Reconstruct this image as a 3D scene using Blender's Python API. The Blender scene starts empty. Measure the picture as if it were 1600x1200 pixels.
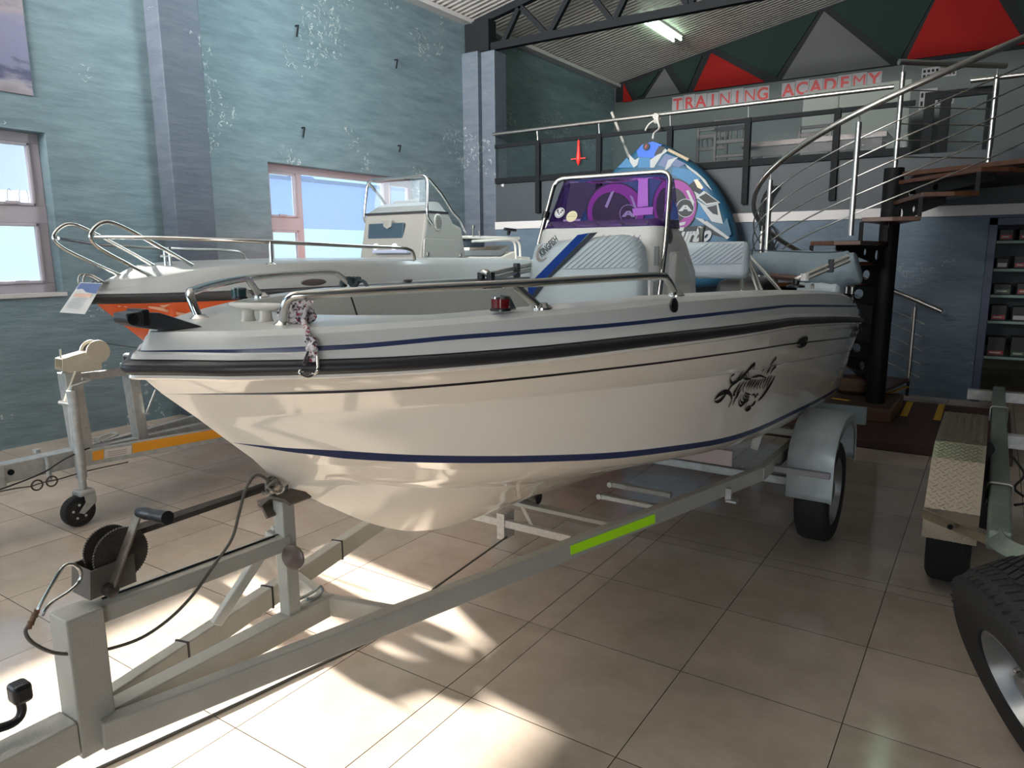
import bpy, bmesh, math, random
import numpy as np
from mathutils import Vector, Matrix

SC = bpy.context.scene
COL = SC.collection
PI = math.pi
random.seed(7)

# ------------------------------------------------------------------ camera
FPX, YAW, PITCH, ROLL, CH = 1123.875, math.radians(33.656), math.radians(10.324), math.radians(-0.42), 1.659
_f = Vector((-math.sin(YAW)*math.cos(PITCH), math.cos(YAW)*math.cos(PITCH), -math.sin(PITCH)))
_r0 = Vector((math.cos(YAW), math.sin(YAW), 0)); _u0 = _r0.cross(_f)
_r = _r0*math.cos(ROLL) + _u0*math.sin(ROLL); _u = _r.cross(_f)
EYE = Vector((0, 0, CH))
cam_data = bpy.data.cameras.new('camera'); cam = bpy.data.objects.new('camera', cam_data); COL.objects.link(cam)
cam_data.sensor_fit = 'HORIZONTAL'; cam_data.sensor_width = 36.0; cam_data.lens = FPX/1600*36.0
cam_data.clip_start = 0.02; cam_data.clip_end = 500
m = Matrix(((_r.x, _u.x, -_f.x, EYE.x), (_r.y, _u.y, -_f.y, EYE.y), (_r.z, _u.z, -_f.z, EYE.z), (0, 0, 0, 1)))
cam.matrix_world = m
SC.camera = cam

def P(u, v, x=None, y=None, z=None):
    """measured point of the photograph -> point of the place, on a known plane"""
    d = _f*FPX + _r*(u-800) - _u*(v-600)
    if x is not None: t = (x-EYE.x)/d.x
    elif y is not None: t = (y-EYE.y)/d.y
    else: t = (z-EYE.z)/d.z
    return EYE + d*t

# ------------------------------------------------------------------ light
world = bpy.data.worlds.new('daylight'); SC.world = world; world.use_nodes = True
nt = world.node_tree; nt.nodes.clear()
wo = nt.nodes.new('ShaderNodeOutputWorld'); bg = nt.nodes.new('ShaderNodeBackground')
tc = nt.nodes.new('ShaderNodeTexCoord'); sx = nt.nodes.new('ShaderNodeSeparateXYZ'); cr = nt.nodes.new('ShaderNodeValToRGB')
nt.links.new(tc.outputs['Generated'], sx.inputs[0]); nt.links.new(sx.outputs['Z'], cr.inputs[0])
cr.color_ramp.elements[0].position = 0.0; cr.color_ramp.elements[0].color = (0.52, 0.80, 1.0, 1)
cr.color_ramp.elements[1].position = 0.5; cr.color_ramp.elements[1].color = (0.30, 0.56, 0.95, 1)
nt.links.new(cr.outputs[0], bg.inputs[0]); bg.inputs[1].default_value = 0.70
nt.links.new(bg.outputs[0], wo.inputs[0])

def sun(name, d, strength, color, angle):
    L = bpy.data.lights.new(name, 'SUN'); L.energy = strength; L.color = color; L.angle = math.radians(angle)
    o = bpy.data.objects.new(name, L); COL.objects.link(o); o.location = (-20, 2, 9)
    o.rotation_euler = Vector(d).to_track_quat('-Z', 'Y').to_euler(); return o
sun('sun_light', (1, -0.11, -0.349), 21.0, (1.0, 0.95, 0.88), 0.8)

def area(name, loc, d, sx_, sy_, energy, color, spread=180):
    L = bpy.data.lights.new(name, 'AREA'); L.shape = 'RECTANGLE'; L.size = sx_; L.size_y = sy_; L.energy = energy; L.color = color; L.spread = math.radians(spread)
    o = bpy.data.objects.new(name, L); COL.objects.link(o); o.location = loc
    o.rotation_euler = Vector(d).to_track_quat('-Z', 'Z').to_euler(); return o
# fill lamp added behind the camera, in the shop front opening
area('shop_front_fill', (-5.0, -4.75, 2.0), (-0.35, 1, 0.30), 3.4, 3.2, 30, (0.92, 0.96, 1.0))
area('front_right_fill', (2.2, -4.7, 2.0), (-0.42, 1, 0.03), 3.0, 2.6, 34, (0.94, 0.96, 1.0), 95)  # added fill for the near hull side; no door is built here
area('ceiling_fill', (-4.2, -4.6, 4.5), (-0.10, 0.975, 0.20), 4.5, 1.0, 360, (1.0, 0.98, 0.96), 66)  # added fill for roof sheeting and gable; no high window is built
area('left_wall_fill', (-5.3, 5.2, 4.9), (-0.8, 0.10, -0.75), 6.5, 0.4, 82, (0.80, 0.95, 1.0))  # added fill brightening the left wall, without any lamp fittings
area('side_window_fill', (-7.02, -2.9, 2.03), (1, 0.25, -0.10), 2.5, 1.3, 35, (0.78, 0.90, 1.0))  # extra fill added inside the unseen third window
SC.view_settings.view_transform = 'Standard'; SC.view_settings.look = 'None'
SC.view_settings.exposure = 1.0; SC.view_settings.gamma = 1.0; SC.view_settings.use_curve_mapping = False
SC.cycles.use_denoising = True; SC.cycles.max_bounces = 8; SC.cycles.diffuse_bounces = 5
SC.cycles.transparent_max_bounces = 12; SC.cycles.sample_clamp_indirect = 8.0

# ------------------------------------------------------------------ materials
def srgb(r, g, b):
    f = lambda c: (c/255/12.92) if c/255 <= 0.04045 else ((c/255+0.055)/1.055)**2.4
    return (f(r), f(g), f(b), 1)
MATS = {}
def mat(name, col, rough=0.5, metal=0.0, noise=0.0, nscale=12.0, bump=0.0, bscale=60.0, coat=0.0, alpha=1.0, trans=0.0, emit=None, estr=0.0, spec=None, stretch=None, col2=None):
    if name in MATS: return MATS[name]
    M = bpy.data.materials.new(name); M.use_nodes = True
    t = M.node_tree; b = t.nodes['Principled BSDF']
    c = srgb(*col); b.inputs['Base Color'].default_value = c
    b.inputs['Roughness'].default_value = rough; b.inputs['Metallic'].default_value = metal
    b.inputs['Coat Weight'].default_value = coat; b.inputs['Coat Roughness'].default_value = 0.04
    b.inputs['Alpha'].default_value = alpha; b.inputs['Transmission Weight'].default_value = trans
    if spec is not None: b.inputs['Specular IOR Level'].default_value = spec
    if emit: b.inputs['Emission Color'].default_value = srgb(*emit); b.inputs['Emission Strength'].default_value = estr
    g = t.nodes.new('ShaderNodeNewGeometry'); mp = t.nodes.new('ShaderNodeMapping')
    t.links.new(g.outputs['Position'], mp.inputs[0])
    if stretch: mp.inputs['Scale'].default_value = stretch
    if noise > 0 or col2:
        n = t.nodes.new('ShaderNodeTexNoise'); n.inputs['Scale'].default_value = nscale; n.inputs['Detail'].default_value = 6; n.inputs['Roughness'].default_value = 0.65
        t.links.new(mp.outputs[0], n.inputs['Vector'])
        r = t.nodes.new('ShaderNodeValToRGB'); r.color_ramp.elements[0].position = 0.32; r.color_ramp.elements[1].position = 0.70
        if col2: r.color_ramp.elements[0].color = c; r.color_ramp.elements[1].color = srgb(*col2)
        else:
            k0, k1 = 1-noise, 1+noise
            r.color_ramp.elements[0].color = (c[0]*k0, c[1]*k0, c[2]*k0, 1); r.color_ramp.elements[1].color = (min(1, c[0]*k1), min(1, c[1]*k1), min(1, c[2]*k1), 1)
        t.links.new(n.outputs['Fac'], r.inputs[0]); t.links.new(r.outputs[0], b.inputs['Base Color'])
    if bump > 0:
        n2 = t.nodes.new('ShaderNodeTexNoise'); n2.inputs['Scale'].default_value = bscale; n2.inputs['Detail'].default_value = 5
        t.links.new(mp.outputs[0], n2.inputs['Vector'])
        bp = t.nodes.new('ShaderNodeBump'); bp.inputs['Strength'].default_value = bump; bp.inputs['Distance'].default_value = 0.01
        t.links.new(n2.outputs['Fac'], bp.inputs['Height']); t.links.new(bp.outputs[0], b.inputs['Normal'])
    MATS[name] = M; return M

def nodes(M): return M.node_tree, M.node_tree.nodes['Principled BSDF']
def math_node(t, op, a, b=None):
    n = t.nodes.new('ShaderNodeMath'); n.operation = op
    for i, s in enumerate((a, b)):
        if s is None: continue
        if isinstance(s, (int, float)): n.inputs[i].default_value = s
        else: t.links.new(s, n.inputs[i])
    return n.outputs[0]

# floor: 0.6 m polished tiles, thin grout, one expansion cut
FX0, FY0, TS = -1.505, 1.967, 0.6
def floor_material():
    M = mat('polished_tile', (190, 176, 160), 0.16)
    t, b = nodes(M)
    g = t.nodes.new('ShaderNodeNewGeometry'); s = t.nodes.new('ShaderNodeSeparateXYZ'); t.links.new(g.outputs['Position'], s.inputs[0])
    fx = math_node(t, 'DIVIDE', math_node(t, 'SUBTRACT', s.outputs['X'], FX0), TS)
    fy = math_node(t, 'DIVIDE', math_node(t, 'SUBTRACT', s.outputs['Y'], FY0), TS)
    def line(f, w):
        d = math_node(t, 'ABSOLUTE', math_node(t, 'SUBTRACT', math_node(t, 'FRACT', math_node(t, 'ADD', f, 0.5)), 0.5))
        return math_node(t, 'LESS_THAN', d, w)
    ln = math_node(t, 'MAXIMUM', line(fx, 0.0030), line(fy, 0.0030))
    cut = math_node(t, 'LESS_THAN', math_node(t, 'ABSOLUTE', math_node(t, 'SUBTRACT', s.outputs['X'], -1.626)), 0.0022)
    cut2 = math_node(t, 'LESS_THAN', math_node(t, 'ABSOLUTE', math_node(t, 'SUBTRACT', s.outputs['Y'], 3.87)), 0.002)
    ln = math_node(t, 'MAXIMUM', ln, math_node(t, 'MAXIMUM', cut, cut2))
    cx = math_node(t, 'FLOOR', fx); cy = math_node(t, 'FLOOR', fy)
    cb = t.nodes.new('ShaderNodeCombineXYZ'); t.links.new(cx, cb.inputs[0]); t.links.new(cy, cb.inputs[1])
    wn = t.nodes.new('ShaderNodeTexWhiteNoise'); t.links.new(cb.outputs[0], wn.inputs['Vector'])
    ramp = t.nodes.new('ShaderNodeValToRGB'); ramp.color_ramp.elements[0].color = srgb(172, 160, 146); ramp.color_ramp.elements[1].color = srgb(190, 176, 162)
    t.links.new(wn.outputs['Value'], ramp.inputs[0])
    n = t.nodes.new('ShaderNodeTexNoise'); n.inputs['Scale'].default_value = 3.2; n.inputs['Detail'].default_value = 8; n.inputs['Roughness'].default_value = 0.7
    t.links.new(g.outputs['Position'], n.inputs['Vector'])
    r2 = t.nodes.new('ShaderNodeValToRGB'); r2.color_ramp.elements[0].position = 0.3; r2.color_ramp.elements[0].color = (0.80, 0.79, 0.77, 1); r2.color_ramp.elements[1].position = 0.6; r2.color_ramp.elements[1].color = (1, 1, 1, 1)
    e3 = r2.color_ramp.elements.new(0.705); e3.color = (1, 1, 1, 1); e4 = r2.color_ramp.elements.new(0.73); e4.color = (0.62, 0.58, 0.54, 1)
    t.links.new(n.outputs['Fac'], r2.inputs[0])
    mx = t.nodes.new('ShaderNodeMix'); mx.data_type = 'RGBA'; mx.blend_type = 'MULTIPLY'; mx.inputs[0].default_value = 1.0
    t.links.new(ramp.outputs[0], mx.inputs[6]); t.links.new(r2.outputs[0], mx.inputs[7])
    mg = t.nodes.new('ShaderNodeMix'); mg.data_type = 'RGBA'; t.links.new(ln, mg.inputs[0]); t.links.new(mx.outputs[2], mg.inputs[6]); mg.inputs[7].default_value = srgb(56, 46, 38)
    t.links.new(mg.outputs[2], b.inputs['Base Color'])
    rr = t.nodes.new('ShaderNodeMapRange'); rr.inputs['To Min'].default_value = 0.04; rr.inputs['To Max'].default_value = 0.20
    t.links.new(n.outputs['Fac'], rr.inputs[0]); t.links.new(rr.outputs[0], b.inputs['Roughness'])
    return M
def wall_material(name, col, col2, flake=0.5):
    M = mat(name, col, 0.62, noise=0.10, nscale=1.6)
    t, b = nodes(M)
    g = t.nodes.new('ShaderNodeNewGeometry'); mp = t.nodes.new('ShaderNodeMapping'); t.links.new(g.outputs['Position'], mp.inputs[0])
    mp.inputs['Rotation'].default_value = (0.35, 0, 0); mp.inputs['Scale'].default_value = (1.5, 1.0, 5.0)
    n = t.nodes.new('ShaderNodeTexNoise'); n.inputs['Scale'].default_value = 2.4; n.inputs['Detail'].default_value = 9; n.inputs['Roughness'].default_value = 0.62
    t.links.new(mp.outputs[0], n.inputs['Vector'])
    r = t.nodes.new('ShaderNodeValToRGB'); r.color_ramp.elements[0].position = 0.30; r.color_ramp.elements[0].color = srgb(*col); r.color_ramp.elements[1].position = 0.72; r.color_ramp.elements[1].color = srgb(*col2)
    t.links.new(n.outputs['Fac'], r.inputs[0])
    # flaked, scuffed paint: thin cracked lines gathered in patches
    v = t.nodes.new('ShaderNodeTexVoronoi'); v.feature = 'DISTANCE_TO_EDGE'; v.inputs['Scale'].default_value = 11.0
    n3 = t.nodes.new('ShaderNodeTexNoise'); n3.inputs['Scale'].default_value = 6.0; n3.inputs['Detail'].default_value = 6
    t.links.new(g.outputs['Position'], n3.inputs['Vector'])
    add = t.nodes.new('ShaderNodeMix'); add.data_type = 'RGBA'; add.blend_type = 'ADD'; add.inputs[0].default_value = 0.35
    t.links.new(g.outputs['Position'], add.inputs[6]); t.links.new(n3.outputs['Color'], add.inputs[7]); t.links.new(add.outputs[2], v.inputs['Vector'])
    lines = math_node(t, 'LESS_THAN', v.outputs['Distance'], 0.035)
    pn = t.nodes.new('ShaderNodeTexNoise'); pn.inputs['Scale'].default_value = 1.15; pn.inputs['Detail'].default_value = 3; t.links.new(g.outputs['Position'], pn.inputs['Vector'])
    gate = math_node(t, 'GREATER_THAN', pn.outputs['Fac'], 0.60)
    fn = t.nodes.new('ShaderNodeTexNoise'); fn.inputs['Scale'].default_value = 14; fn.inputs['Detail'].default_value = 4; t.links.new(g.outputs['Position'], fn.inputs['Vector'])
    g2 = math_node(t, 'GREATER_THAN', fn.outputs['Fac'], 0.52)
    k = math_node(t, 'MULTIPLY', math_node(t, 'MULTIPLY', math_node(t, 'MULTIPLY', lines, gate), g2), flake)
    mg = t.nodes.new('ShaderNodeMix'); mg.data_type = 'RGBA'; t.links.new(k, mg.inputs[0]); t.links.new(r.outputs[0], mg.inputs[6]); mg.inputs[7].default_value = srgb(196, 200, 196)
    t.links.new(mg.outputs[2], b.inputs['Base Color'])
    bp = t.nodes.new('ShaderNodeBump'); bp.inputs['Strength'].default_value = 0.5; bp.inputs['Distance'].default_value = 0.03
    t.links.new(n.outputs['Fac'], bp.inputs['Height']); t.links.new(bp.outputs[0], b.inputs['Normal'])
    return M
def ceiling_material():
    M = mat('corrugated_sheet', (210, 205, 200), 0.5)
    t, b = nodes(M)
    g = t.nodes.new('ShaderNodeNewGeometry'); s = t.nodes.new('ShaderNodeSeparateXYZ'); t.links.new(g.outputs['Position'], s.inputs[0])
    w = math_node(t, 'SINE', math_node(t, 'MULTIPLY', s.outputs['Y'], 2*PI/0.11))
    bp = t.nodes.new('ShaderNodeBump'); bp.inputs['Strength'].default_value = 0.5; bp.inputs['Distance'].default_value = 0.008
    t.links.new(w, bp.inputs['Height']); t.links.new(bp.outputs[0], b.inputs['Normal'])
    n = t.nodes.new('ShaderNodeTexNoise'); n.inputs['Scale'].default_value = 0.9; n.inputs['Detail'].default_value = 6; t.links.new(g.outputs['Position'], n.inputs['Vector'])
    r = t.nodes.new('ShaderNodeValToRGB'); r.color_ramp.elements[0].color = srgb(196, 190, 184); r.color_ramp.elements[1].color = srgb(226, 222, 216)
    t.links.new(n.outputs['Fac'], r.inputs[0]); t.links.new(r.outputs[0], b.inputs['Base Color'])
    return M
def chequer_material():
    M = mat('chequer_plate', (190, 180, 165), 0.30, 1.0)
    t, b = nodes(M)
    tcn = t.nodes.new('ShaderNodeTexCoord'); mp = t.nodes.new('ShaderNodeMapping'); t.links.new(tcn.outputs['UV'], mp.inputs[0])
    s = t.nodes.new('ShaderNodeSeparateXYZ'); t.links.new(mp.outputs[0], s.inputs[0])
    PCH = 0.046
    def bars(off, sign):
        u = math_node(t, 'ADD', math_node(t, 'DIVIDE', s.outputs['X'], PCH), off)
        v = math_node(t, 'ADD', math_node(t, 'DIVIDE', s.outputs['Y'], PCH), off)
        fu = math_node(t, 'SUBTRACT', math_node(t, 'FRACT', u), 0.5); fv = math_node(t, 'SUBTRACT', math_node(t, 'FRACT', v), 0.5)
        a = math_node(t, 'ADD', fu, math_node(t, 'MULTIPLY', fv, sign)); c = math_node(t, 'SUBTRACT', fu, math_node(t, 'MULTIPLY', fv, sign))
        e = math_node(t, 'ADD', math_node(t, 'POWER', math_node(t, 'DIVIDE', math_node(t, 'ABSOLUTE', a), 0.52), 2.0), math_node(t, 'POWER', math_node(t, 'DIVIDE', math_node(t, 'ABSOLUTE', c), 0.15), 2.0))
        return math_node(t, 'MAXIMUM', math_node(t, 'SUBTRACT', 1.0, e), 0.0)
    h = math_node(t, 'MAXIMUM', bars(0.0, 1.0), bars(0.5, -1.0))
    bp = t.nodes.new('ShaderNodeBump'); bp.inputs['Strength'].default_value = 1.0; bp.inputs['Distance'].default_value = 0.009
    t.links.new(h, bp.inputs['Height']); t.links.new(bp.outputs[0], b.inputs['Normal'])
    return M

gel = mat('gelcoat_white', (234, 228, 216), 0.08, coat=0.7)
geld = mat('gelcoat_grey_white', (196, 198, 194), 0.28, coat=0.2, noise=0.03)
navy = mat('navy_stripe', (44, 54, 88), 0.3)
pin = mat('black_pinstripe', (40, 34, 34), 0.3)
blackr = mat('black_rubber', (34, 35, 38), 0.42)
blackp = mat('black_plastic', (22, 23, 26), 0.35)
steel = mat('stainless_steel', (200, 200, 196), 0.14, 1.0)
steelb = mat('brushed_steel', (178, 176, 170), 0.32, 1.0)
galv = mat('galvanised_steel', (176, 180, 178), 0.5, 0.55, noise=0.18, nscale=22)
greyp = mat('grey_trailer_paint', (160, 160, 152), 0.5, noise=0.06, nscale=9, bump=0.15, bscale=180)
cream = mat('cream_steel', (196, 190, 172), 0.45, noise=0.05)
rust = mat('aged_winch_steel', (70, 66, 62), 0.55, 0.6, noise=0.35, nscale=40)
darkw = mat('dark_webbing', (58, 54, 50), 0.9, bump=0.6, bscale=300)
cablem = mat('cable_grey', (84, 82, 76), 0.6)
orange = mat('orange_hull', (226, 96, 44), 0.25, coat=0.4)
vinyl = mat('light_blue_grey_vinyl', (172, 184, 188), 0.42, bump=0.1, bscale=200)
vblue = mat('blue_vinyl', (24, 58, 128), 0.8, spec=0.1)
vgrey = mat('dark_grey_vinyl', (54, 58, 66), 0.8, spec=0.1)
purple = mat('purple_acrylic', (166, 140, 196), 0.0, trans=1.0)
purple.node_tree.nodes['Principled BSDF'].inputs['IOR'].default_value = 1.08
purple_d = mat('purple_acrylic_edge', (66, 36, 100), 0.12, alpha=0.8, spec=0.3)
slate = mat('slate_paint', (46, 53, 57), 0.6, noise=0.08, nscale=2.5)
slatew = mat('grey_white_trim', (186, 184, 182), 0.6)
blks = mat('black_steel', (10, 12, 13), 0.6, spec=0.2)
blkf = mat('dark_frame_paint', (14, 18, 21), 0.7, spec=0.2)
wood = mat('varnished_wood', (78, 46, 26), 0.35, noise=0.35, nscale=7, stretch=(1, 6, 1))
woodd = mat('brown_carpet_step', (66, 50, 38), 0.8, noise=0.15, nscale=20)
yellow = mat('yellow_tape', (196, 152, 34), 0.6)
rubber = mat('tyre_rubber', (24, 24, 24), 0.75, bump=0.5, bscale=90)
alloy = mat('rim_steel', (150, 152, 152), 0.35, 0.8)
whitep = mat('white_plastic', (214, 214, 210), 0.4)
canvas = mat('grey_canvas', (120, 136, 144), 0.85, bump=0.6, bscale=26, noise=0.08)
windowf = mat('lilac_grey_aluminium', (168, 160, 166), 0.45)
glassm = mat('window_glass', (225, 240, 240), 0.02, alpha=0.06)
glassd = mat('balustrade_glass', (70, 84, 88), 0.04, alpha=0.14, spec=0.02)
floorm = floor_material()
wallm = wall_material('blue_grey_plaster', (90, 110, 118), (116, 136, 142), 0.75)
wallb = wall_material('blue_slate_plaster', (70, 86, 100), (84, 100, 112), 0.2)
pilm = wall_material('dark_slate_plaster', (66, 76, 88), (84, 92, 102), 0.4)
upperw = mat('dark_green_grey_paint', (46, 58, 56), 0.6, noise=0.08, nscale=2)
ceilm = ceiling_material()
chequer = chequer_material()

# ------------------------------------------------------------------ mesh helpers
W = {}
class MB:
    def __init__(s): s.v = []; s.f = []; s.m = []; s.uv = None
    def add(s, vs, fs, mi=0):
        k = len(s.v); s.v += [Vector(p) for p in vs]
        for f in fs: s.f.append([i+k for i in f]); s.m.append(mi)
        return s
    def box(s, c, size, R=None, mi=0):
        c = Vector(c); a, b_, d = [q/2 for q in size]
        vs = [Vector((x*a, y*b_, z*d)) for x in (-1, 1) for y in (-1, 1) for z in (-1, 1)]
        if R is not None: vs = [R @ q for q in vs]
        return s.add([c+q for q in vs], [(0, 1, 3, 2), (4, 6, 7, 5), (0, 4, 5, 1), (2, 3, 7, 6), (0, 2, 6, 4), (1, 5, 7, 3)], mi)
    def bb(s, x0, x1, y0, y1, z0, z1, mi=0): return s.box(((x0+x1)/2, (y0+y1)/2, (z0+z1)/2), (abs(x1-x0), abs(y1-y0), abs(z1-z0)), None, mi)
    def beam(s, a, b, w, h, up=(0, 0, 1), mi=0):
        a = Vector(a); b = Vector(b); d = (b-a); L = d.length; d.normalize(); up = Vector(up)
        if abs(d.dot(up)) > 0.98: up = Vector((1, 0, 0))
        x = d.cross(up).normalized(); z = x.cross(d)
        R = Matrix((x, d, z)).transposed()
        return s.box((a+b)/2, (w, L, h), R, mi)
    def tube(s, pts, r, n=10, closed=False, mi=0, flat=None, smooth=0):
        pts = [Vector(p) for p in pts]
        if smooth: pts = catmull(pts, smooth, closed)
        N = len(pts); rings = []
        up = Vector((0, 0, 1)); prev = None
        for i in range(N):
            if closed: t = pts[(i+1) % N]-pts[i-1]
            else: t = pts[min(i+1, N-1)]-pts[max(i-1, 0)]
            if t.length < 1e-9: t = Vector((0, 0, 1))
            t.normalize()
            if prev is None:
                u = t.cross(up)
                if u.length < 0.05: u = t.cross(Vector((1, 0, 0)))
            else: u = prev - t*prev.dot(t)
            u.normalize(); prev = u; w = t.cross(u)
            rr = r[i] if isinstance(r, (list, tuple)) else r
            rings.append([pts[i]+u*math.cos(2*PI*k/n)*rr+w*math.sin(2*PI*k/n)*rr*(flat or 1) for k in range(n)])
        vs = [q for ring in rings for q in ring]; fs = []
        for i in range(N if closed else N-1):
            j = (i+1) % N
            for k in range(n): k2 = (k+1) % n; fs.append((i*n+k, i*n+k2, j*n+k2, j*n+k))
        if not closed: fs.append(tuple(range(n))[::-1]); fs.append(tuple((N-1)*n+k for k in range(n)))
        return s.add(vs, fs, mi)
    def lathe(s, prof, c, axis=(0, 0, 1), n=32, mi=0, cap=True):
        c = Vector(c); a = Vector(axis).normalized(); u = a.orthogonal().normalized(); w = a.cross(u); vs = []; fs = []
        for (r, h) in prof:
            for k in range(n): vs.append(c+a*h+(u*math.cos(2*PI*k/n)+w*math.sin(2*PI*k/n))*r)
        for i in range(len(prof)-1):
            for k in range(n): k2 = (k+1) % n; fs.append((i*n+k, i*n+k2, (i+1)*n+k2, (i+1)*n+k))
        if cap: fs.append(tuple(range(n))[::-1]); fs.append(tuple((len(prof)-1)*n+k for k in range(n)))
        return s.add(vs, fs, mi)
    def prism(s, poly, vec, mi=0):
        poly = [Vector(p) for p in poly]; vec = Vector(vec); n = len(poly)
        return s.add(poly+[p+vec for p in poly], [tuple(range(n))[::-1], tuple(range(n, 2*n))]+[(i, (i+1) % n, n+(i+1) % n, n+i) for i in range(n)], mi)
    def rows(s, rws, mis=None, closed=False, flip=False):
        n = len(rws[0]); vs = [Vector(p) for r in rws for p in r]; k = len(s.v); s.v += vs
        for i in range(len(rws)-1):
            for j in range(n if closed else n-1):
                j2 = (j+1) % n
                f = [k+i*n+j, k+i*n+j2, k+(i+1)*n+j2, k+(i+1)*n+j]
                s.f.append(f[::-1] if flip else f); s.m.append(mis[i] if mis else 0)
        return s
    def build(s, name, mats, parent=None, smooth=False, bevel=0.0, seg=2, angle=40, solid=0, sub=0, weld=False):
        if not isinstance(mats, (list, tuple)): mats = [mats]
        lo = Vector([min(p[i] for p in s.v) for i in range(3)]); hi = Vector([max(p[i] for p in s.v) for i in range(3)])
        c = Vector(((lo.x+hi.x)/2, (lo.y+hi.y)/2, lo.z))
        me = bpy.data.meshes.new(name); me.from_pydata([p-c for p in s.v], [], s.f)
        for M in mats: me.materials.append(M)
        for i, p in enumerate(me.polygons): p.material_index = s.m[i]; p.use_smooth = smooth
        bmx = bmesh.new(); bmx.from_mesh(me)
        if weld: bmesh.ops.remove_doubles(bmx, verts=bmx.verts, dist=1e-5)
        bmesh.ops.recalc_face_normals(bmx, faces=bmx.faces); bmx.to_mesh(me); bmx.free()
        if s.uv:
            ul = me.uv_layers.new(name='uv')
            for lp in me.loops: ul.data[lp.index].uv = s.uv(me.vertices[lp.vertex_index].co+c)
        if smooth: me.set_sharp_from_angle(angle=math.radians(angle))
        o = bpy.data.objects.new(name, me); COL.objects.link(o); o.location = c; W[o] = c
        if parent is not None: o.parent = parent; o.matrix_parent_inverse = Matrix.Translation(-W[parent])
        if bevel: b = o.modifiers.new('bevel', 'BEVEL'); b.width = bevel; b.segments = seg; b.limit_method = 'ANGLE'; b.angle_limit = math.radians(35)
        if solid: b = o.modifiers.new('solid', 'SOLIDIFY'); b.thickness = solid; b.offset = 0
        if sub: b = o.modifiers.new('sub', 'SUBSURF'); b.levels = sub; b.render_levels = sub
        return o
def catmull(pts, n, closed=False):
    out = []; N = len(pts)
    for i in range(N if closed else N-1):
        g = (lambda k: pts[k % N]) if closed else (lambda k: pts[max(0, min(N-1, k))])
        p0, p1, p2, p3 = g(i-1), g(i), g(i+1), g(i+2)
        for k in range(n):
            t = k/n
            out.append(0.5*((2*p1)+(p2-p0)*t+(2*p0-5*p1+4*p2-p3)*t*t+(3*p1-p0-3*p2+p3)*t**3))
    if not closed: out.append(pts[-1])
    return out
def bent(pts, rad=0.05, n=6):
    """poly-line with rounded corners"""
    pts = [Vector(p) for p in pts]; out = [pts[0]]
    for i in range(1, len(pts)-1):
        a, b, c = pts[i-1], pts[i], pts[i+1]
        r1 = min(rad, (a-b).length*0.45); r2 = min(rad, (c-b).length*0.45)
        p = b+(a-b).normalized()*r1; q = b+(c-b).normalized()*r2
        for k in range(n+1): t = k/n; out.append(p*(1-t)**2+b*2*t*(1-t)+q*t*t)
    out.append(pts[-1]); return out
def thing(name, label, cat, loc, group=None):
    o = bpy.data.objects.new(name, None); COL.objects.link(o); o.location = loc; o.empty_display_size = 0.1; W[o] = Vector(loc)
    o['label'] = label; o['category'] = cat
    if group: o['group'] = group
    return o
def tag(o, label, cat, group=None, kind=None):
    o['label'] = label; o['category'] = cat
    if group: o['group'] = group
    if kind: o['kind'] = kind
    return o
def struct(o, label=None):
    o['kind'] = 'structure'
    if label: o['label'] = label
    return o
def text_mesh(txt, size, name, M, parent, origin, xdir, ydir, extr=0.002, shear=0.0, bold=0.0, align='LEFT', width=None):
    c = bpy.data.curves.new(name, 'FONT'); c.body = txt; c.size = size; c.extrude = extr; c.shear = shear; c.offset = bold; c.align_x = align
    tmp = bpy.data.objects.new('tmp', c); COL.objects.link(tmp)
    bpy.context.view_layer.update()
    dg = bpy.context.evaluated_depsgraph_get(); me = bpy.data.meshes.new_from_object(tmp.evaluated_get(dg))
    bpy.data.objects.remove(tmp)
    xd = Vector(xdir).normalized(); yd = Vector(ydir).normalized(); zd = xd.cross(yd)
    xs = [v.co.x for v in me.vertices]; k = 1.0
    if width: k = width/(max(xs)-min(xs))
    b = MB(); b.add([Vector(origin)+xd*v.co.x*k+yd*v.co.y+zd*v.co.z for v in me.vertices], [tuple(p.vertices) for p in me.polygons])
    return b.build(name, M, parent)

# ================================================================== THE ROOM
XL, YB, YU = -7.06, 9.38, 14.583          # left wall, lower back wall, upper back wall
XR, YF = 6.0, -5.0
def roof_z(x): return 5.13+0.19*(x-XL) if x < 1.0 else 5.13+0.19*(1.0-XL)-0.19*(x-1.0)
b = MB(); b.bb(XL-0.25, XR, YF, YU, -0.1, 0.0); struct(b.build('floor', floorm))
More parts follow.
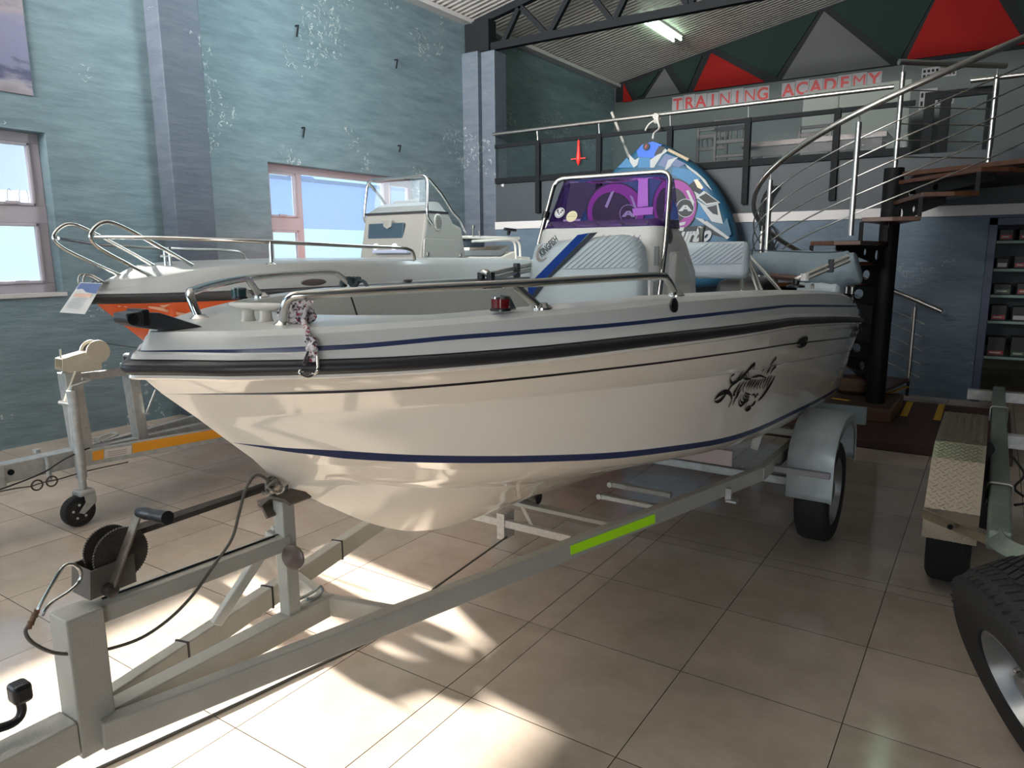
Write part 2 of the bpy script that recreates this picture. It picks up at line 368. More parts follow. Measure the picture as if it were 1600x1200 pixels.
# left wall with three window openings; the unseen third is added for sun bounce
WIN = [(0.60, 3.24, 1.334, 2.728), (5.587, 8.221, 1.334, 2.71), (-4.2, -1.56, 1.334, 2.728)]
def wall_x(x0, x1, ya, yb, za, zb, holes):
    b = MB(); ys = sorted({ya, yb}|{h[0] for h in holes}|{h[1] for h in holes})
    for i in range(len(ys)-1):
        y0, y1 = ys[i], ys[i+1]; hs = [h for h in holes if h[0] <= y0+1e-6 and h[1] >= y1-1e-6]
        if hs:
            b.bb(x0, x1, y0, y1, za, hs[0][2]); b.bb(x0, x1, y0, y1, hs[0][3], zb)
        else: b.bb(x0, x1, y0, y1, za, zb)
    return b
struct(wall_x(XL-0.25, XL, YF, YU, 0, 5.13, WIN).build('wall_left', wallm))
for n, (y0, y1, z0, z1) in enumerate(WIN):
    xf = XL-0.17
    fr = MB(); fw = 0.085
    def bar(ya, yb, za, zb, t=0.06): fr.bb(xf-t/2, xf+t/2, ya, yb, za, zb)
    bar(y0, y1, z1-fw, z1); bar(y0, y1, z0, z0+fw); bar(y0+.001, y0+fw, z0+fw, z1-fw, 0.0602); bar(y1-fw, y1-.001, z0+fw, z1-fw, 0.0602)
    m1, m2 = y0+0.545, y1-0.545
    bar(m1-0.05, m1+0.05, z0+fw, z1-fw, 0.061); bar(m2-0.05, m2+0.05, z0+fw, z1-fw, 0.061)
    zt = 2.025
    for (a, c) in ((y0, m1), (m2, y1)):
        bar(a, c, zt-0.075, zt+0.075, 0.07)
        # opening casement frames
        for (p, q) in ((z0+fw, zt-0.075), (zt+0.075, z1-fw)):
            yy0 = a+(fw if a == y0 else 0.05); yy1 = c-(fw if c == y1 else 0.05)
            fr.bb(xf, xf+0.045, yy0, yy0+0.028, p, q); fr.bb(xf, xf+0.045, yy1-0.028, yy1, p, q)
            fr.bb(xf, xf+0.045, yy0, yy1, p, p+0.028); fr.bb(xf, xf+0.045, yy0, yy1, q-0.028, q)
    w = fr.build('window_%d' % (n+1), windowf, bevel=0.006); struct(w)
    g = MB()
    for (a, c) in ((y0, m1), (m1, m2), (m2, y1)): g.bb(xf-0.005, xf+0.001, a, c, z0, z1)
    g.build('pane', glassm, w)
    h = MB()
    for (a, c) in ((y0, m1), (m2, y1)):
        for zz in (z0+fw+0.02, zt+0.10): h.bb(xf+0.045, xf+0.06, (a+c)/2-0.06, (a+c)/2+0.05, zz-0.012, zz+0.012)
    h.build('handle', windowf, w)
    if n == 0: MB().bb(xf+0.05, xf+0.056, m1-0.02, m2+0.02, 2.09, z1).build('sun_blocker', mat('blocker_grey', (186, 186, 182), 0.8), w)  # unseen sheet added to cut off the sun patch on the floor
    s = MB(); s.bb(XL-0.14, XL+0.02, y0-0.02, y1+0.02, z0-0.03, z0+0.004); s.build('window_sill', slatew, w)
# pilasters on the left wall
struct(MB().bb(XL, -6.82, 4.254, 4.69, 0, 5.10).build('trim_1', pilm, bevel=0.01))
b = MB(); b.bb(XL, -6.76, 9.285, 9.38, 0, 4.64); b.bb(XL, -6.52, 9.38, 9.70, 0, 4.64); struct(b.build('trim_2', pilm, bevel=0.01))
# lower back wall with the shop doorway
b = MB(); b.bb(-6.52, -0.085, YB, YB+0.15, 0, 2.02); b.bb(-0.085, 1.45, YB, YB+0.15, 1.98, 2.02); b.bb(1.45, XR, YB, YB+0.15, 0, 2.02)
struct(b.build('wall_back', wallb))
b = MB(); b.bb(-0.10, -0.02, YB-0.03, YB+0.16, 0, 1.99); b.bb(1.37, 1.45, YB-0.03, YB+0.16, 0, 1.99); b.bb(-0.10, 1.45, YB-0.03, YB+0.16, 1.91, 1.99)
struct(b.build('door_1', mat('blue_door_frame', (44, 56, 78), 0.5), bevel=0.006))
struct(MB().bb(-6.52, XR, YB-0.03, YB+0.10, 2.02, 2.13).build('trim_3', slatew))
fa = MB().bb(-6.52, XR, YB, YB+0.10, 2.13, 2.70).build('wall_mezzanine_front', slate); struct(fa)
struct(MB().bb(-7.06, XR, YB+0.10, YU, 2.24, 2.36).build('floor_mezzanine', mat('mezzanine_boards', (84, 80, 76), 0.6)))
# shop beyond the doorway
b = MB(); b.bb(-2.4, -2.3, YB+0.15, 12.2, 0, 2.24); b.bb(-2.4, 3.0, 12.2, 12.3, 0, 2.24); b.bb(3.0, 3.1, YB+0.15, 12.3, 0, 2.24)
struct(b.build('wall_shop', mat('olive_shop_wall', (120, 122, 96), 0.7)))
# upper gable wall
b = MB(); pts = [(XL-0.25, 0), (XR, 0), (XR, roof_z(XR)+0.02), (1.0, roof_z(1.0)+0.02), (XL-0.25, roof_z(XL)-0.03)]
b.prism([(x, YU, z) for x, z in pts], (0, 0.2, 0)); struct(b.build('wall_upper_back', upperw))
# roof
b = MB(); b.prism([(XL-0.25, YF, 5.13-0.0475), (1.0, YF, roof_z(1.0)), (XR, YF, roof_z(XR)), (XR, YF, roof_z(XR)+0.05), (1.0, YF, roof_z(1.0)+0.05), (XL-0.25, YF, 5.135)], (0, YU+0.2-YF, 0))
struct(b.build('ceiling', ceilm))
struct(MB().bb(XL, XL+0.16, YF, YU, 5.06, 5.12).build('trim_4', slatew))
struct(MB().bb(XR, XR+0.2, YF, YU, 0, 6.3).build('wall_right', wallb))
b = MB(); b.bb(XL-0.25, -6.8, YF-0.2, YF, 0, 5.2); b.bb(-2.0, XR, YF-0.2, YF, 0, 6.7); b.bb(-6.8, -2.0, YF-0.2, YF, 3.8, 6.7)
struct(b.build('wall_front', wallb))
b = MB()
for x in (-6.8, -5.2, -3.6, -2.0): b.bb(x-0.04, x+0.04, YF-0.12, YF-0.05, 0, 3.8)
b.bb(-6.8, -2.0, YF-0.12, YF-0.05, 2.3, 2.38)
w = b.build('window_4', windowf); struct(w); MB().bb(-6.8, -2.0, YF-0.1, YF-0.09, 0, 3.8).build('pane', glassm, w)

# ------------------------------------------------------------------ outside the windows
b = MB(); b.bb(-60, XL-0.25, -40, 60, -0.25, -0.15)
struct(tag(b.build('ground_outside', mat('pale_concrete', (200, 205, 198), 0.8)), 'pale concrete yard outside the windows', 'ground'))
bw = MB(); bw.bb(-14.2, -14.0, -12, 40, -0.2, 2.27)
tag(bw.build('boundary_wall', mat('pale_mint_paint', (226, 242, 236), 0.8)), 'pale mint boundary wall across the yard outside the windows', 'wall')
bh = MB(); bh.bb(-34, -26, 14, 60, 0, 4.9)
hb = tag(bh.build('warehouse', mat('lavender_sheeting', (158, 176, 228), 0.7)), 'long lavender sheeted warehouse behind the mint boundary wall', 'building')
b = MB(); b.bb(-26.1, -25.9, 13.8, 60.2, 4.85, 5.0); b.build('roof_edge', mat('blue_grey_edge', (120, 134, 160), 0.6), hb)
for yy in (24.0, 34.5, 37.0, 47.0):
    b = MB(); b.tube(bent([(-28, yy-0.8, 4.9), (-28, yy-0.8, 5.3), (-28, yy+0.8, 5.3), (-28, yy+0.8, 4.9)], 0.1), 0.05, 6); b.build('roof_hoop', MATS['blue_grey_edge'], hb)
b = MB(); b.bb(-30, -22, -6.0, 12.2, 3.4, 6.2)
tb = thing('raised_tank_building', 'grey white raised building on slanting legs seen through the leftmost window', 'building', (-26, 3, 0))
b.build('body', mat('pale_lilac_cladding', (196, 196, 214), 0.7), tb)
for yy in (12.0, 9.0, 5.0):
    for k in (-1.3, 0.0):
        b = MB(); b.beam((-22.4, yy-0.3, 3.5), (-22.4, yy-0.3+k, 0), 0.25, 0.25); b.build('leg', MATS['pale_lilac_cladding'], tb)
for i, (yy, zz) in enumerate(((5.2, 0.62),)):
    b = MB()
    for k in range(26):
        a = k*0.9; b.tube([(-14.1+0.22*math.cos(a+q*0.5), 4.0+k*0.22+q*0.02, 2.55+0.25*math.sin(a+q*0.5)) for q in range(14)], 0.006, 4)
    tag(b.build('razor_wire', mat('wire_grey', (120, 126, 134), 0.5)), 'coiled razor wire along the top of the mint boundary wall', 'wire')

# ------------------------------------------------------------------ roof truss
tr = thing('roof_truss', 'dark green lattice roof truss springing from the left wall pillar', 'truss', (-6.6, 9.45, 4.64))
YT = 9.45
def chord(name, x0, z0, x1, z1, w, h): b = MB(); b.beam((x0, YT, z0), (x1, YT, z1), w, h); return b.build(name, blkf, tr)
chord('bottom_chord', -6.95, 4.70, 5.0, 4.66, 0.10, 0.105)
chord('top_chord', -6.95, 5.06, 1.0, roof_z(1.0)-0.09, 0.10, 0.10)
chord('top_chord', 1.0, roof_z(1.0)-0.09, 5.0, roof_z(5.0)-0.09, 0.10, 0.10)
b = MB(); b.bb(-7.04, -6.60, YT-0.10, YT+0.10, 4.64, 5.08); b.build('bearing_bracket', blkf, tr)
zz = lambda x: 5.06+0.19*(x+6.95)-0.04
xs = [-6.72, -6.42, -6.10, -5.62, -5.14, -4.60, -4.10, -3.55, -3.00, -2.35, -1.75, -1.0, -0.4, 0.4, 1.0]
for k in range(1, len(xs)-1):
    lo = (xs[k], 4.70) if k % 2 else (xs[k], zz(xs[k])); hi = (xs[k+1], zz(xs[k+1])) if k % 2 else (xs[k+1], 4.70)
    b = MB(); b.beam((lo[0], YT, lo[1]), (hi[0], YT, hi[1]), 0.07, 0.07); b.build('web_strut', blkf, tr)

# ------------------------------------------------------------------ tube lamps
tubeem = mat('lit_tube', (235, 255, 235), 0.4, emit=(214, 255, 222), estr=5.0)
def lamp(x, y0, y1, z, label, dx=0.07):
    t = thing('ceiling_light', label, 'light', (x, (y0+y1)/2, z), 'twin tube ceiling lights')
    b = MB(); b.bb(x-0.10, x+0.10, y0-0.03, y1+0.03, z+0.05, z+0.10); b.build('housing', whitep, t, bevel=0.006)
    for s in (-1, 1):
        b = MB(); b.tube([(x+s*dx, y0, z), (x+s*dx, y1, z)], 0.019, 12); b.build('light_tube', tubeem, t)
        b = MB(); b.bb(x+s*dx-0.012, x+s*dx+0.012, y0-0.02, y0+0.0, z-0.02, z+0.06); b.bb(x+s*dx-0.012, x+s*dx+0.012, y1, y1+0.02, z-0.02, z+0.06); b.build('lamp_holder', whitep, t)
    for yy in (y0+0.15, y1-0.15):
        b = MB(); b.tube([(x, yy, z+0.09), (x, yy, roof_z(x)-0.0)], 0.006, 6); b.build('hanger', blkf, t)
lamp(-5.18, 11.75, 13.25, 5.42, 'twin tube light hanging under the sheeting behind the truss')
lamp(-0.78, 10.0, 11.9, 6.0, 'twin tube light over the mezzanine whose glow mirrors in the floor tiles')

# ------------------------------------------------------------------ gable panels and sign letters
YP = YU-0.03
def G(u, v): p = P(u, v, y=YP); return (p.x, p.z)
gw = MB()
gw.prism([(XL+0.05, YP+0.01, 4.77), (XR, YP+0.01, 4.77), (XR, YP+0.01, roof_z(XR)-0.01), (1.0, YP+0.01, roof_z(1.0)-0.01), (XL+0.05, YP+0.01, roof_z(XL)-0.0)], (0, 0.02, 0))
tag(gw.build('gable_frame_board', blkf), 'black backing board framing the coloured gable triangles', 'wall panel')
pr = mat('panel_red', (112, 20, 18), 0.8, spec=0.1); pg = mat('panel_grey', (74, 75, 76), 0.8, spec=0.1); pd = mat('panel_green', (26, 40, 36), 0.8, spec=0.1)
def tri(pts, M, label):
    b = MB(); b.prism([(x, YP, z) for x, z in pts], (0, -0.025, 0)); tag(b.build('triangular_panel', M), label, 'wall panel', 'triangular gable panels')
def up(u0, u1, ua, va, M, label):   # measured base corners and apex
    a = G(u0, 0)[0]; c = G(u1, 0)[0]
    tri([(P(u0, 125, y=YP).x, 4.83), (P(u1, 115, y=YP).x, 4.83), G(ua, va)], M, label)
tri([G(975, 131), G(989, 158), G(974, 160)], pr, 'small red gable triangle in the far left corner')
tri([G(984, 132), G(1030, 112), G(1004, 150), G(994, 152)], pd, 'dark green gable panel right of the small corner red triangle')
tri([G(1008, 154), G(1063, 146), G(1039, 107)], pg, 'small grey gable triangle left of the sign')
tri([G(1048, 101), G(1098, 87), G(1074, 143)], pd, 'dark green inverted triangle between grey and red ones above TRAINING')
tri([G(1084, 143), G(1196, 128), G(1112, 83)], pr, 'red gable triangle above the word TRAINING')
tri([G(1120, 76), G(1280, 18), G(1213, 121)], pd, 'dark green inverted triangle between the middle red and large grey ones')
tri([G(1222, 125), G(1392, 102), G(1288, 18)], pg, 'large grey gable triangle above the word ACADEMY')
tri([G(1298, 13), G(1345, -5), G(1460, -5), G(1405, 96)], pd, 'large dark green inverted panel right of the large grey triangle')
tri([(P(1416, 95, y=YP).x, 4.83), (P(1600, 75, y=YP).x+0.02, 4.83), G(1560, 0), (G(1515, -70)), G(1462, 0)], pr, 'large red gable panel at the right end')
tri([(0.12, 4.95), (0.95, 6.3), (-0.45, 6.2)], pd, 'dark green panel at the top right corner of the gable')
sheet = mat('paper_sheet', (128, 128, 130), 0.7); lred = mat('letter_red', (150, 34, 34), 0.6)
YS = YU-0.012
def word(txt, xa, xb, z0, z1, where):
    n = len(txt); w = (xb-xa)/n
    for i, ch in enumerate(txt):
        x = xa+i*w
        b = MB(); b.bb(x+0.004, x+w-0.004, YS-0.004, YS, z0+0.004*math.sin(i*2.1), z1+0.012*math.sin(i*1.7))
        same = [k for k, c2 in enumerate(txt) if c2 == ch]; order = ['first', 'second', 'third'][same.index(i)]+' ' if len(same) > 1 else ''
        s = b.build('letter_sheet', sheet); tag(s, 'white paper sheet with the %sred letter %s of the word %s' % (order, ch, txt), 'sign', 'letter sheets of the wall sign')
        text_mesh(ch, 0.30, 'letter', lred, s, (x+w/2, YS-0.006, z0+0.055), (1, 0, 0), (0, 0, 1), 0.001, 0, 0.0 if ch in 'MN' else 0.008, 'CENTER')
word('TRAINING', P(1050, 165, y=YS).x, P(1202, 148, y=YS).x, 4.425, 4.725, '')
word('ACADEMY', P(1221, 145, y=YS).x, P(1378, 125, y=YS).x, 4.435, 4.72, '')
# notices right of the stair post
for k, (u0, v0, u1, v1, lab) in enumerate(((1441, 107, 1468, 122, 'upper left white notice sheet on the green upper wall'), (1470, 107, 1494, 118, 'upper right white notice sheet on the green upper wall'), (1438, 140, 1462, 170, 'lower left white notice sheet on the green upper wall'), (1464, 145, 1490, 162, 'lower right white notice sheet on the green upper wall'))):
    a = P(u0, v0, y=YS); c = P(u1, v1, y=YS)
    b = MB(); b.bb(a.x, c.x, YS-0.004, YS, c.z, a.z); s = tag(b.build('notice_sheet', sheet), lab, 'sign', 'paper notices on the upper wall')
    b = MB(); nx = 4
    for i in range(nx):
        for j in range(2): b.bb(a.x+(c.x-a.x)*(0.08+i*0.23), a.x+(c.x-a.x)*(0.22+i*0.23), YS-0.006, YS-0.004, c.z+(a.z-c.z)*(0.2+0.4*j), c.z+(a.z-c.z)*(0.42+0.4*j))
    b.build('print', blkf, s)

# ------------------------------------------------------------------ mezzanine balustrade
YH = 9.33
bal = thing('balustrade', 'black framed glass balustrade along the mezzanine edge with steel handrail', 'railing', (-3.4, YH, 2.2))
b = MB(); b.tube([(-6.5, YH-0.02, 3.42), (-1.12, YH-0.02, 3.43)], 0.026, 14); b.build('handrail', steelb, bal, smooth=True)
b = MB(); b.tube([(-0.40, YH-0.02, 3.40), (1.9, YH-0.02, 3.40)], 0.026, 14); b.build('handrail', steelb, bal, smooth=True)
b = MB(); b.bb(-6.5, -0.9, YH, YH+0.05, 3.22, 3.27); b.build('top_bar', blkf, bal)
b = MB(); b.bb(-6.5, -0.9, YH, YH+0.05, 2.70, 2.78); b.build('bottom_bar', blkf, bal)
PXS = [-5.73, -4.735, -3.705, -2.70, -1.68]
for x in PXS:
    b = MB(); b.bb(x-0.035, x+0.035, YH-0.02, YH+0.05, 2.24, 3.27); b.build('post', blkf, bal)
    b = MB(); b.tube([(x, YH, 3.27), (x, YH-0.02, 3.40)], 0.008, 8); b.build('pin', steelb, bal)
xs = [-6.48]+PXS+[-0.9]
for i in range(len(xs)-1):
    b = MB(); b.bb(xs[i]+0.035, xs[i+1]-0.035, YH+0.02, YH+0.028, 2.78, 3.22); b.build('glass_pane', glassd, bal)
# dark glazed door frame on the mezzanine, right of the stair posts
dr = thing('glazed_door_frame', 'dark framed glazed partition on the mezzanine behind the landing rail', 'door frame', (-0.6, 9.6, 2.36))
for u in (1449, 1474, 1546):
    x = P(u, 200, y=9.62).x; b = MB(); b.bb(x-0.05, x+0.05, 9.59, 9.65, 2.36, 3.30); b.build('frame_post', blkf, dr)
x0 = P(1449, 200, y=9.62).x; x1 = P(1546, 200, y=9.62).x; b = MB(); b.bb(x0-0.05, x1+0.05, 9.59, 9.65, 3.30, 3.38); b.build('frame_head', blkf, dr)
b = MB(); b.bb(P(1474, 200, y=9.62).x+0.05, x1-0.05, 9.615, 9.622, 2.36, 3.30); b.build('glass_pane', glassd, dr)
# chairs and table upstairs
chw = mat('dark_chair_wood', (44, 34, 30), 0.5)
def chair(x, y, rz, label):
    t = thing('wooden_chair', label, 'chair', (x, y, 2.36), 'dark wooden chairs on the mezzanine')
    c, s = math.cos(rz), math.sin(rz)
    Rm = lambda p: (x+c*p[0]-s*p[1], y+s*p[0]+c*p[1], 2.36+p[2])
    def bx(name, pc, sz): b = MB(); b.box(Rm(pc), sz, Matrix.Rotation(rz, 3, 'Z')); b.build(name, chw, t, bevel=0.004)
    bx('seat', (0, 0, 0.45), (0.44, 0.42, 0.04))
    for sx_ in (-0.2, 0.2):
        bx('leg', (sx_, 0.19, 0.22), (0.04, 0.04, 0.44)); bx('leg', (sx_, -0.19, 0.49), (0.04, 0.04, 0.98))
    bx('top_rail', (0, -0.19, 0.955), (0.36, 0.03, 0.04)); bx('back_rail', (0, -0.19, 0.86), (0.36, 0.03, 0.06)); bx('back_rail', (0, -0.19, 0.70), (0.36, 0.03, 0.05))
    bx('lower_rail', (0, -0.19, 0.52), (0.36, 0.03, 0.04))
    for i in range(5): bx('spindle', (-0.144+i*0.072, -0.19, 0.76), (0.022, 0.025, 0.16))
chair(-3.42, 10.35, 0.0, 'dark wooden chair left of the other on the mezzanine, behind the blue tube')
chair(-3.02, 9.85, 0.05, 'dark wooden chair on the mezzanine just left of a balustrade post')
chair(-2.22, 11.0, 0.0, 'dark wooden chair standing against the pale screen behind the table upstairs')
tt = thing('wooden_table', 'brown wooden table on the mezzanine in front of the pale screen', 'table', (-2.2, 10.35, 2.36))
b = MB(); b.bb(-3.0, -1.25, 10.1, 10.75, 3.02, 3.08); b.build('table_top', wood, tt)
for x in (-2.9, -1.35):
    for y in (10.16, 10.68): b = MB(); b.bb(x-0.03, x+0.03, y-0.03, y+0.03, 2.36, 3.02); b.build('leg', chw, tt)
b = MB(); b.bb(-2.95, -1.3, 10.14, 10.18, 2.90, 3.02); b.build('apron', chw, tt)
b = MB(); b.bb(-2.62, -1.2, 11.8, 11.84, 2.50, 3.98); sc = tag(b.build('projector_screen', mat('pale_screen', (110, 116, 110), 0.7), bevel=0.01), 'pale free standing screen upstairs behind the wooden table', 'screen')
for x in (-2.5, -1.3): b = MB(); b.bb(x-0.02, x+0.02, 11.7, 11.96, 2.36, 2.50); b.build('foot', blkf, sc)
b = MB(); a = P(956, 175, y=9.95); c = P(990, 262, y=9.95); b.beam(a, a+(c-a)*((2.37-a.z)/(c.z-a.z)), 0.035, 0.035); tag(b.build('wooden_pole', mat('pale_pole', (150, 148, 140), 0.6)), 'pale pole leaning behind the mezzanine glass', 'pole')

# little things on the walls
b = MB(); a = P(757, 285, x=-6.50); b.box((-6.47, 9.44, a.z), (0.10, 0.10, 0.10)); s = tag(b.build('security_camera', whitep, bevel=0.012), 'small white security camera on the left wall pillar', 'camera')
b = MB(); b.lathe([(0.03, 0), (0.034, 0.02), (0.03, 0.06), (0.0, 0.065)], (-6.42, 9.42, a.z-0.02), (0.9, -0.5, -0.1), 16); b.build('lens_tube', whitep, s, smooth=True)
for (u, v, l, wh) in ((462, 50, 0.13, 'upper left of the four iron pegs in the left wall plaster'), (617, 101, 0.12, 'upper right of the four iron pegs in the left wall plaster'), (472, 208, 0.12, 'iron peg in the plaster above the far window'), (622, 233, 0.09, 'iron peg above the right end of the far window')):
    a = P(u, v, x=XL); b = MB(); b.tube([(XL-0.01, a.y, a.z+l/2), (XL+0.05, a.y, a.z+l/2), (XL+0.05, a.y-0.03, a.z-l/2)], 0.010, 8)
    tag(b.build('wall_peg', blkf), wh, 'peg', 'iron pegs in the left wall')
# photo poster, top left
a = P(0, 0, x=XL); c = P(52, 152, x=XL)
po = MB(); po.bb(XL+0.002, XL+0.014, 1.6, P(50, 140, x=XL).y, P(50, 150, x=XL).z, 5.0)
def poster_mat():
    M = mat('beach_photo_print', (150, 150, 170), 0.5); t, bs = nodes(M)
    g = t.nodes.new('ShaderNodeNewGeometry'); s = t.nodes.new('ShaderNodeSeparateXYZ'); t.links.new(g.outputs['Position'], s.inputs[0])
    mr = t.nodes.new('ShaderNodeMapRange'); mr.inputs['From Min'].default_value = 2.85; mr.inputs['From Max'].default_value = 4.6; t.links.new(s.outputs['Z'], mr.inputs[0])
    n = t.nodes.new('ShaderNodeTexNoise'); n.inputs['Scale'].default_value = 4.5; n.inputs['Detail'].default_value = 6; mpp = t.nodes.new('ShaderNodeMapping'); mpp.inputs['Scale'].default_value = (1, 1, 2.6)
    t.links.new(g.outputs['Position'], mpp.inputs[0]); t.links.new(mpp.outputs[0], n.inputs['Vector'])
    ad = math_node(t, 'ADD', mr.outputs[0], math_node(t, 'MULTIPLY', math_node(t, 'SUBTRACT', n.outputs['Fac'], 0.5), 0.22))
    r = t.nodes.new('ShaderNodeValToRGB'); t.links.new(ad, r.inputs[0]); e = r.color_ramp.elements
    e[0].position = 0.0; e[0].color = srgb(110, 104, 112); e[1].position = 1.0; e[1].color = srgb(66, 72, 100)
    for p, c_ in ((0.06, (124, 116, 122)), (0.14, (140, 136, 142)), (0.18, (84, 84, 110)), (0.21, (64, 68, 92)), (0.24, (108, 110, 134)), (0.40, (114, 114, 138)), (0.50, (136, 128, 132)), (0.58, (78, 82, 110)), (0.72, (126, 122, 132)), (0.80, (70, 76, 106))):
        q = e.new(p); q.color = srgb(*c_)
    t.links.new(r.outputs[0], bs.inputs['Base Color']); return M
tag(po.build('photo_poster', poster_mat()), 'large beach and cloudy sky photo poster high on the left wall', 'poster')
# red and white box on the floor by the left wall, seen past the bow
rb = thing('parts_box', 'dark red box with white label on the floor by the left wall', 'box', (-6.6, 4.9, 0))
a = P(262, 655, x=-6.75)
b = MB(); b.bb(-6.80, -6.45, 4.78, 5.4, 0, 0.42); b.build('body', mat('dark_red_card', (104, 44, 50), 0.6), rb, bevel=0.01)
b = MB(); b.bb(-6.45, -6.446, 4.82, 5.3, 0.24, 0.38); b.build('label', mat('card_grey', (150, 150, 152), 0.6), rb)
b = MB(); b.bb(-6.5, -6.447, 4.84, 4.9, 0.27, 0.33)
for k in range(6): b.bb(-6.446, -6.444, 4.86+k*0.07, 4.90+k*0.07, 0.28, 0.33)
b.build('print', blkf, rb)
for k in range(6): pass

# ------------------------------------------------------------------ shop shelves beyond the doorway
YSF = 9.95
sh = thing('shelf_unit', 'wall shelving with mint shelf boards inside the doorway', 'shelving', (0.6, YSF, 0))
def S(u, v): return P(u, v, y=YSF)
zs = [S(1575, v).z for v in (376, 420, 461, 502, 558)]
b = MB(); b.bb(-0.05, 1.35, YSF+0.28, YSF+0.30, 0.55, 1.98); b.build('back_board', mat('deep_teal_board', (28, 42, 48), 0.6), sh)
b = MB(); b.bb(-0.09, -0.05, YSF-0.02, YSF+0.30, 0.0, 1.98); b.build('side_board', blkf, sh)
b = MB(); b.bb(1.35, 1.39, YSF-0.02, YSF+0.30, 0.0, 1.98); b.build('side_board', blkf, sh)
mint = mat('mint_shelf_edge', (150, 176, 164), 0.6)
for z in zs: b = MB(); b.bb(-0.05, 1.35, YSF, YSF+0.28, z-0.03, z-0.001); b.build('shelf_board', mint, sh)
cred = mat('pack_red', (168, 52, 44), 0.5); cblk = mat('pack_black', (26, 26, 28), 0.5); cwht = mat('pack_white', (196, 196, 192), 0.5); cgrn = mat('pack_green', (70, 110, 70), 0.5)
names = ['top', 'second', 'third', 'fourth', 'bottom']
for i, z in enumerate(zs):
    w = (0.16, 0.15, 0.17, 0.19, 0.19)[i]; h = (0.16, 0.15, 0.16, 0.20, 0.26)[i]; x = 0.0; k = 0
    while x < 0.75:
        ww = w*random.uniform(0.75, 1.0)
        t = MB(); t.bb(x, x+ww, YSF+0.02, YSF+0.18, z, z+h*random.uniform(0.75, 1.0))
        pos = ['leftmost', 'second', 'third', 'fourth', 'fifth'][min(k, 4)]
        o = tag(t.build('boxed_part', cblk, bevel=0.006), '%s black and red pack on the %s shelf of the wall shelving' % (pos, names[i]), 'pack', 'packs on the doorway shelves')
        q = MB(); q.bb(x+0.015, x+ww-0.015, YSF+0.016, YSF+0.02, z+0.02, z+0.065); q.build('label_band', (cred, cred, cwht, cred, cgrn)[(i*2+k) % 5], o)
        q = MB(); q.bb(x+0.03, x+ww-0.04, YSF+0.014, YSF+0.016, z+0.035, z+0.05); q.build('label_print', cwht, o)
        x += ww+0.05; k += 1

# ================================================================== THE WHITE BOAT
AX = -1.73
YT_ = [1.3, 1.5, 1.75, 2.0, 2.3, 2.6, 3.0, 3.5, 4.0, 4.5, 5.0, 5.4, 5.9]
def plan(y, y0, B, ym, p): t = min(1, max(0, (y-y0)/(ym-y0))); return B*(1-(1-t)**p)
class Row:
    def __init__(s, y0, z0, zs, yE, B, ym, p, ys=YT_, taper=0.03):
        s.y0, s.z0, s.yE, s.B, s.ym, s.p, s.taper = y0, z0, yE, B, ym, p, taper
        pts = [(y0, z0)]+[(y, z) for y, z in zip(ys, zs) if y > y0+0.03]
        s.xs = np.array([a for a, _ in pts]); s.zs = np.array([c for _, c in pts])
    def z(s, y):
        # smooth interpolation: average of piecewise linear in a small window
        return float(np.mean([np.interp(y+d, s.xs, s.zs) for d in (-0.12, -0.06, 0, 0.06, 0.12)])) if y > s.y0+0.15 else float(np.interp(y, s.xs, s.zs))
    def b(s, y):
        r = plan(y, s.y0-getattr(s, 'tip', 0), s.B, s.ym, s.p)
        if getattr(s, 'tip', 0): r *= min(1.0, math.sqrt(max(0, y-s.y0)/(2.2*s.tip)))
        if y > 4.6: r -= s.taper*((y-4.6)/1.2)**2
        return r
NS = 56
def pt(row, k, side=1, db=0.0, dz=0.0, ax=AX):
    t = k/(NS-1); y = row.y0+(row.yE-row.y0)*t**1.9
    b = row.b(y)
    return Vector((ax+side*max(0.0, b+db) if b+db > 0 else ax, y, row.z(y)+dz))
class Mix:
    def __init__(s, a, c, f, bulge=0.0): s.a, s.c, s.f, s.g = a, c, f, bulge; s.y0 = a.y0+(c.y0-a.y0)*f; s.yE = a.yE+(c.yE-a.yE)*f
    def b(s, y): return s.a.b(min(max(y+(s.a.y0-s.y0), s.a.y0), s.a.yE))*(1-s.f)+s.c.b(min(max(y+(s.c.y0-s.y0), s.c.y0), s.c.yE))*s.f + (s.g if y > s.y0+0.3 else s.g*max(0, (y-s.y0))/0.3)
    def z(s, y): return s.a.z(y+(s.a.y0-s.y0)*max(0, 1-(y-s.y0)))*(1-s.f)+s.c.z(y+(s.c.y0-s.y0)*max(0, 1-(y-s.y0)))*s.f
R_rub = Row(.925, 1.392, [1.379, 1.381, 1.384, 1.388, 1.384, 1.374, 1.358, 1.336, 1.300, 1.263, 1.224, 1.189, 1.146], 5.86, .97, 3.3, 3.0)
R_rub.tip = 0.055
R_pin = Row(1.0, 1.313, [1.296, 1.295, 1.297, 1.298, 1.293, 1.284, 1.263, 1.229, 1.187, 1.145, 1.103, 1.069, 1.028], 5.80, .95, 3.4, 2.7)
R_knk = Row(1.09, 1.232, [1.226, 1.225, 1.222, 1.217, 1.211, 1.196, 1.172, 1.134, 1.090, 1.045, 1.001, .965, .922], 5.76, .92, 3.5, 2.5)
R_stp = Row(1.18, 1.146, [1.110, 1.060, 1.015, .977, .934, .903, .858, .823, .786, .747, .711, .684, .645], 5.68, .87, 3.7, 2.3)
R_chn = Row(1.25, 1.081, [1.066, 1.016, .966, .922, .873, .837, .797, .758, .720, .683, .657, .636, .606], 5.64, .84, 3.9, 2.2)
R_keel = Row(1.37, .965, [.985, .868, .702, .600, .560, .535, .510, .485, .462, .440, .420, .405, .385], 5.56, .0, 3.9, 2.2)
